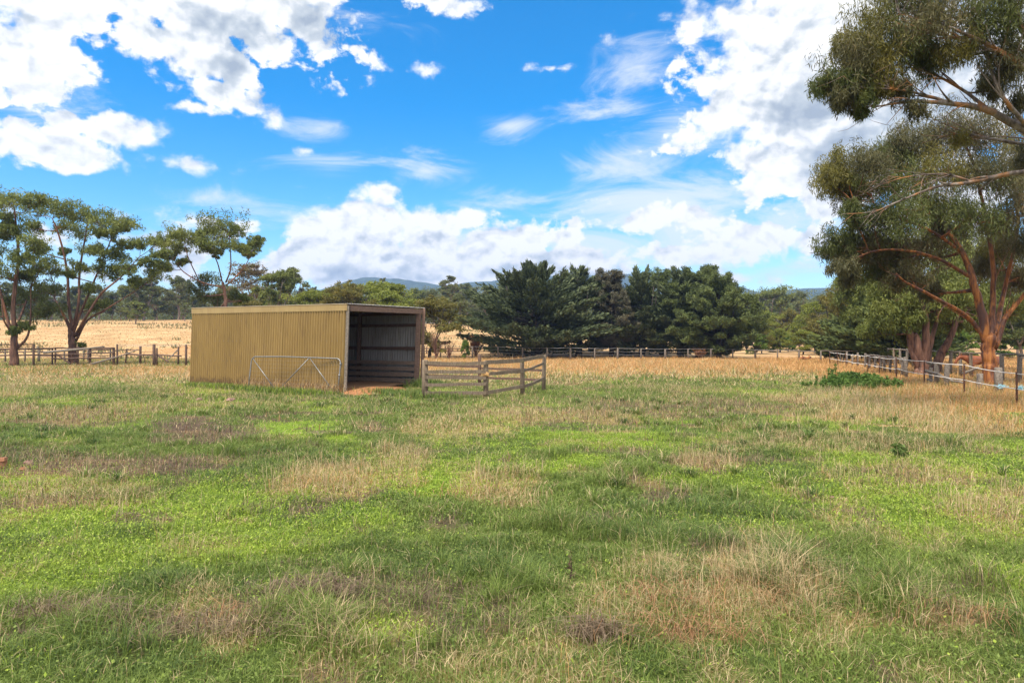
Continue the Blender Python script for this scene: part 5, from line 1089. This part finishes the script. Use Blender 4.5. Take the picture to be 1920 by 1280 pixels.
# ------------------------------------------------------------------ sky
SUN_EL, SUN_AZ = 60.0, -146.0       # azimuth clockwise from +Y (view direction): behind left
def world():
    w = bpy.data.worlds.new('World'); S.world = w; w.use_nodes = True; nt = w.node_tree; nt.nodes.clear()
    out = nt.nodes.new('ShaderNodeOutputWorld'); bg = nt.nodes.new('ShaderNodeBackground'); lk = nt.links.new; lk(bg.outputs[0], out.inputs[0])
    sky = nt.nodes.new('ShaderNodeTexSky'); sky.sky_type = 'NISHITA'; sky.sun_disc = False; sky.sun_elevation = math.radians(SUN_EL); sky.sun_rotation = math.radians(SUN_AZ)
    sky.air_density = 1.0; sky.dust_density = .3; sky.ozone_density = 2.5
    def mth(op, a, b=None, c=None, clamp=False):
        n = nt.nodes.new('ShaderNodeMath'); n.operation = op; n.use_clamp = clamp
        for i, v in enumerate((a, b, c)):
            if v is None: continue
            if isinstance(v, (int, float)): n.inputs[i].default_value = v
            else: lk(v, n.inputs[i])
        return n.outputs[0]
    tc = nt.nodes.new('ShaderNodeTexCoord'); nrm = nt.nodes.new('ShaderNodeVectorMath'); nrm.operation = 'NORMALIZE'; lk(tc.outputs['Generated'], nrm.inputs[0])
    sp = nt.nodes.new('ShaderNodeSeparateXYZ'); lk(nrm.outputs[0], sp.inputs[0])
    az = mth('ARCTAN2', sp.outputs[0], sp.outputs[1]); el = mth('ARCSINE', sp.outputs[2])
    cb = nt.nodes.new('ShaderNodeCombineXYZ'); lk(az, cb.inputs[0]); lk(el, cb.inputs[1]); AE = cb.outputs[0]
    def tex(scale, s, det, rough, vec=AE, dist=0, off=(0, 0, 0)):
        mp = nt.nodes.new('ShaderNodeMapping'); mp.inputs['Scale'].default_value = scale; mp.inputs['Location'].default_value = off; lk(vec, mp.inputs[0])
        n = nd(nt, 'ShaderNodeTexNoise', Scale=s, Detail=det, Roughness=rough, Distortion=dist); lk(mp.outputs[0], n.inputs['Vector']); return n.outputs['Fac']
    def blobs(lst):
        acc = None
        for (x, y, rx, ry, s) in lst:
            u = (x-CX)/F; v = (CY-y)/F; a = math.atan(u); e = math.atan2(v, math.hypot(1, u)); ra = rx/F*math.cos(a)**2; re = ry/F*math.cos(a)
            m = nt.nodes.new('ShaderNodeVectorMath'); m.operation = 'MULTIPLY_ADD'; lk(AE, m.inputs[0]); m.inputs[1].default_value = (1/ra, 1/re, 0); m.inputs[2].default_value = (-a/ra, -e/re, 0)
            l = nt.nodes.new('ShaderNodeVectorMath'); l.operation = 'LENGTH'; lk(m.outputs[0], l.inputs[0])
            d = mth('MULTIPLY_ADD', l.outputs['Value'], -s, s)
            acc = d if acc is None else mth('SMOOTH_MAX', acc, d, .12)
        return acc
    CUM = [(60, 10, 210, 55, .9), (40, 120, 130, 75, 1.5), (135, 135, 75, 42, .8), (0, 180, 45, 45, .8), (105, 222, 70, 17, .7), (90, 280, 170, 42, 1.5), (240, 248, 105, 36, 1.4), (330, 307, 95, 24, .9), (20, 235, 60, 35, .7),
           (390, 20, 210, 60, 1.5), (370, 95, 130, 60, 1.3), (430, 130, 70, 45, .7), (570, 30, 110, 55, .9), (265, 70, 50, 42, .9), (400, 172, 80, 32, 1), (368, 203, 60, 18, .9), (512, 222, 30, 34, .8), (575, 283, 40, 11, .7), (480, 180, 50, 40, .5), (450, 70, 190, 70, .6),
           (715, 368, 44, 38, 1.3), (690, 430, 118, 70, 2.2), (615, 455, 80, 60, 2), (800, 440, 95, 60, 2), (545, 485, 70, 45, 1.6), (720, 500, 240, 60, 2.4), (880, 415, 40, 26, 1.2), (925, 460, 105, 50, 1.5), (1050, 500, 200, 50, 1.5), (1050, 445, 110, 26, .7), (870, 500, 200, 50, 1),
           (1510, 90, 235, 150, 2.2), (1400, 50, 140, 110, 1.5), (1400, 180, 115, 110, 1.3), (1540, 210, 215, 125, 2.2), (1375, 180, 70, 110, 1.3), (1420, 285, 90, 45, 1.2), (1310, 60, 60, 70, .8), (1700, 150, 260, 220, 2.2), (1560, 330, 180, 90, 1.4), (1290, 265, 50, 25, .6), (1800, 400, 250, 200, 1.),
           (1125, 75, 34, 18, .8), (1045, 129, 50, 11, .7), (1180, 415, 180, 32, .7), (1440, 450, 150, 36, .8), (1400, 525, 110, 24, .6), (1300, 480, 300, 40, .8), (800, 130, 40, 14, .35), (225, 410, 45, 28, .8), (310, 420, 50, 22, .4), (240, 450, 70, 40, .6), (790, 5, 120, 18, .5), (870, 10, 60, 16, .6), (330, 470, 220, 60, .45)]
    WISP = [(950, 235, 120, 40, .8), (1130, 210, 150, 30, .8), (800, 320, 130, 50, .8), (960, 380, 160, 40, .7), (1180, 320, 220, 60, .9), (1250, 380, 320, 90, 1.1), (1380, 430, 320, 90, 1.1), (600, 240, 120, 60, .5), (380, 370, 170, 35, .6), (620, 320, 160, 50, .5), (330, 400, 120, 30, .5), (560, 350, 60, 14, .6),
            (1200, 130, 120, 70, .6), (480, 400, 200, 40, .5), (1000, 460, 500, 50, 1), (700, 40, 150, 40, .4), (1300, 250, 160, 90, .8), (60, 210, 200, 120, .4), (1450, 510, 250, 40, .6)]
    GREY = [(1480, 200, 90, 90, .7), (1650, 120, 120, 120, .8), (300, 60, 60, 40, .5), (1000, 480, 260, 20, .3), (620, 510, 120, 20, .6), (430, 60, 130, 55, 1), (590, 45, 110, 50, 1), (430, 130, 70, 55, .8), (500, 180, 40, 40, .9), (700, 520, 210, 22, .7), (1000, 505, 200, 24, .6), (1530, 190, 110, 80, 1), (1600, 280, 170, 70, .9), (1560, 330, 150, 60, .6), (60, 110, 40, 40, .4), (280, 470, 200, 50, .8), (1750, 200, 200, 200, .9)]
    n1 = tex((1, 1.25, 1), 7.5, 9, .6, dist=.25); n2 = tex((1, 1.25, 1), 7.5, 9, .6, dist=.25, off=(.0035, -.016, 0)); nb = tex((1, 1.3, 1), 28, 7, .62, dist=.2)
    def vor(off=(0, 0, 0)):
        mp = nt.nodes.new('ShaderNodeMapping'); mp.inputs['Scale'].default_value = (1, 1.25, 1); mp.inputs['Location'].default_value = off; lk(AE, mp.inputs[0])
        ad = nt.nodes.new('ShaderNodeVectorMath'); ad.operation = 'ADD'; lk(mp.outputs[0], ad.inputs[0])
        q = nd(nt, 'ShaderNodeTexNoise', Scale=14, Detail=5, Roughness=.6); lk(mp.outputs[0], q.inputs['Vector']); sc = nt.nodes.new('ShaderNodeVectorMath'); sc.operation = 'SCALE'; sc.inputs['Scale'].default_value = .055; lk(q.outputs['Color'], sc.inputs[0]); lk(sc.outputs[0], ad.inputs[1])
        v = nt.nodes.new('ShaderNodeTexVoronoi'); v.feature = 'SMOOTH_F1'; v.voronoi_dimensions = '2D'; v.inputs['Scale'].default_value = 19; v.inputs['Detail'].default_value = 2.5; v.inputs['Roughness'].default_value = .55; v.inputs['Smoothness'].default_value = .35; v.normalize = False
        lk(ad.outputs[0], v.inputs['Vector']); return v.outputs['Distance']
    v1 = vor(); v2 = vor((.004, -.012, 0))
    m = blobs(CUM)
    f = mth('MULTIPLY_ADD', n1, 2.5, -1.28); f = mth('MULTIPLY_ADD', nb, 1.7, f); f = mth('MULTIPLY_ADD', v1, -.65, f); f = mth('ADD', f, -.36); f = mth('ADD', f, m)
    aw = mth('ABSOLUTE', az); fill_cloud = mth('MAXIMUM', mth('MULTIPLY_ADD', el, 5.0, -2.9), mth('MULTIPLY_ADD', aw, 4.0, -3.3)); rc = mth('MINIMUM', mth('MAXIMUM', fill_cloud, 0.0), 1.0); f = mth('MAXIMUM', f, mth('ADD', mth('MULTIPLY_ADD', rc, 2.2, -1.5), mth('MULTIPLY_ADD', n1, 2.5, -1.28)))  # cloud cover added overhead and behind the camera for neutral fill light
    def ss(v, lo, hi):
        r = nt.nodes.new('ShaderNodeMapRange'); r.interpolation_type = 'SMOOTHERSTEP'; lk(v, r.inputs[0]); r.inputs[1].default_value = lo; r.inputs[2].default_value = hi; return r.outputs[0]
    soft = tex((1, 1.6, 1), 3.2, 3, .5, off=(7, 2, 0)); hi = mth('MULTIPLY_ADD', ss(soft, .38, .66), .75, .22); sr = nt.nodes.new('ShaderNodeMapRange'); sr.interpolation_type = 'SMOOTHERSTEP'; lk(f, sr.inputs[0]); sr.inputs[1].default_value = -.10; lk(hi, sr.inputs[2]); dens = sr.outputs[0]; body = ss(f, .0, .8)
    wn = tex((1, 3.0, 1), 5.5, 10, .66, dist=.9, off=(3, 1, 0)); ws = blobs(WISP); wf = mth('ADD', mth('MULTIPLY_ADD', wn, 2.4, -1.32), ws); wd = mth('MULTIPLY', ss(wf, -.05, .95), .80)
    g = mth('MULTIPLY', ss(mth('ADD', blobs(GREY), mth('MULTIPLY_ADD', n1, .9, -.52)), -.1, .75), 1.0)
    # elsewhere in the sky: unseen cloud, added and brightened as soft fill
    relief = mth('MULTIPLY_ADD', mth('SUBTRACT', v2, v1), .55, mth('MULTIPLY', mth('SUBTRACT', n1, n2), 1.6))
    lit = mth('ADD', mth('MULTIPLY_ADD', body, -.06, .99), relief); lit = mth('SUBTRACT', lit, mth('MULTIPLY', g, .44)); lit = mth('MINIMUM', mth('MAXIMUM', lit, .30), 1.0)
    hs = nd(nt, 'ShaderNodeHueSaturation', Saturation=SKY_SAT, Value=SKY_VAL); hs.inputs['Hue'].default_value = SKY_HUE; lk(sky.outputs[0], hs.inputs['Color'])
    K = CLOUD
    cc = ramp(nt, lit, [(.3, (.40*K/20, .47*K/20, .56*K/20)), (.62, (.63*K/20, .69*K/20, .74*K/20)), (.8, (.88*K/20, .9*K/20, .92*K/20)), (1.0, (K/20*1.08, K/20*1.08, K/20*1.06))])
    mul = nt.nodes.new('ShaderNodeVectorMath'); mul.operation = 'SCALE'; mul.inputs['Scale'].default_value = 20; lk(cc, mul.inputs[0])
    rs = mth('MULTIPLY_ADD', mth('MINIMUM', mth('MAXIMUM', fill_cloud, 0.0), 1.0), 7.0, 20.0); lk(rs, mul.inputs['Scale'])
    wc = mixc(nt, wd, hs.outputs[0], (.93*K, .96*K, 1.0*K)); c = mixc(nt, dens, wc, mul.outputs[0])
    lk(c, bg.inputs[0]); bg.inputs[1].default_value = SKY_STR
    w.cycles.sampling_method = 'MANUAL'; w.cycles.sample_map_resolution = 512
    sd = bpy.data.lights.new('sun', 'SUN'); sd.energy = SUN_E; sd.angle = math.radians(SUN_ANG); sd.color = (1, .93, .82); so = bpy.data.objects.new('sun', sd); COL.objects.link(so)
    a = math.radians(SUN_AZ); e = math.radians(SUN_EL); d = Vector((math.sin(a)*math.cos(e), math.cos(a)*math.cos(e), math.sin(e))); so.rotation_euler = d.to_track_quat('Z', 'Y').to_euler(); so.location = (0, -20, 60)
SKY_STR, SUN_E, SUN_ANG = .11, 2.3, 16.0
SKY_SAT, SKY_VAL, SKY_HUE, CLOUD = 1.55, .69, .498, 3.35
world()

# ------------------------------------------------------------------ camera and render
cd = bpy.data.cameras.new('camera'); cam = bpy.data.objects.new('camera', cd); COL.objects.link(cam); cam.location = (0, 0, H); cam.rotation_euler = (math.pi/2, 0, 0)
cd.sensor_width = 36; cd.lens = F/1920*36; cd.clip_end = 12000; cd.clip_start = .05; S.camera = cam
S.view_settings.view_transform = 'Standard'; S.view_settings.look = 'None'; S.view_settings.exposure = 1.6; S.view_settings.gamma = 1
S.render.engine = 'CYCLES'; cy = S.cycles; cy.max_bounces = 5; cy.diffuse_bounces = 3; cy.glossy_bounces = 2; cy.transmission_bounces = 3; cy.transparent_max_bounces = 4; cy.volume_bounces = 0
cy.use_adaptive_sampling = False; cy.adaptive_threshold = .015; cy.use_denoising = True
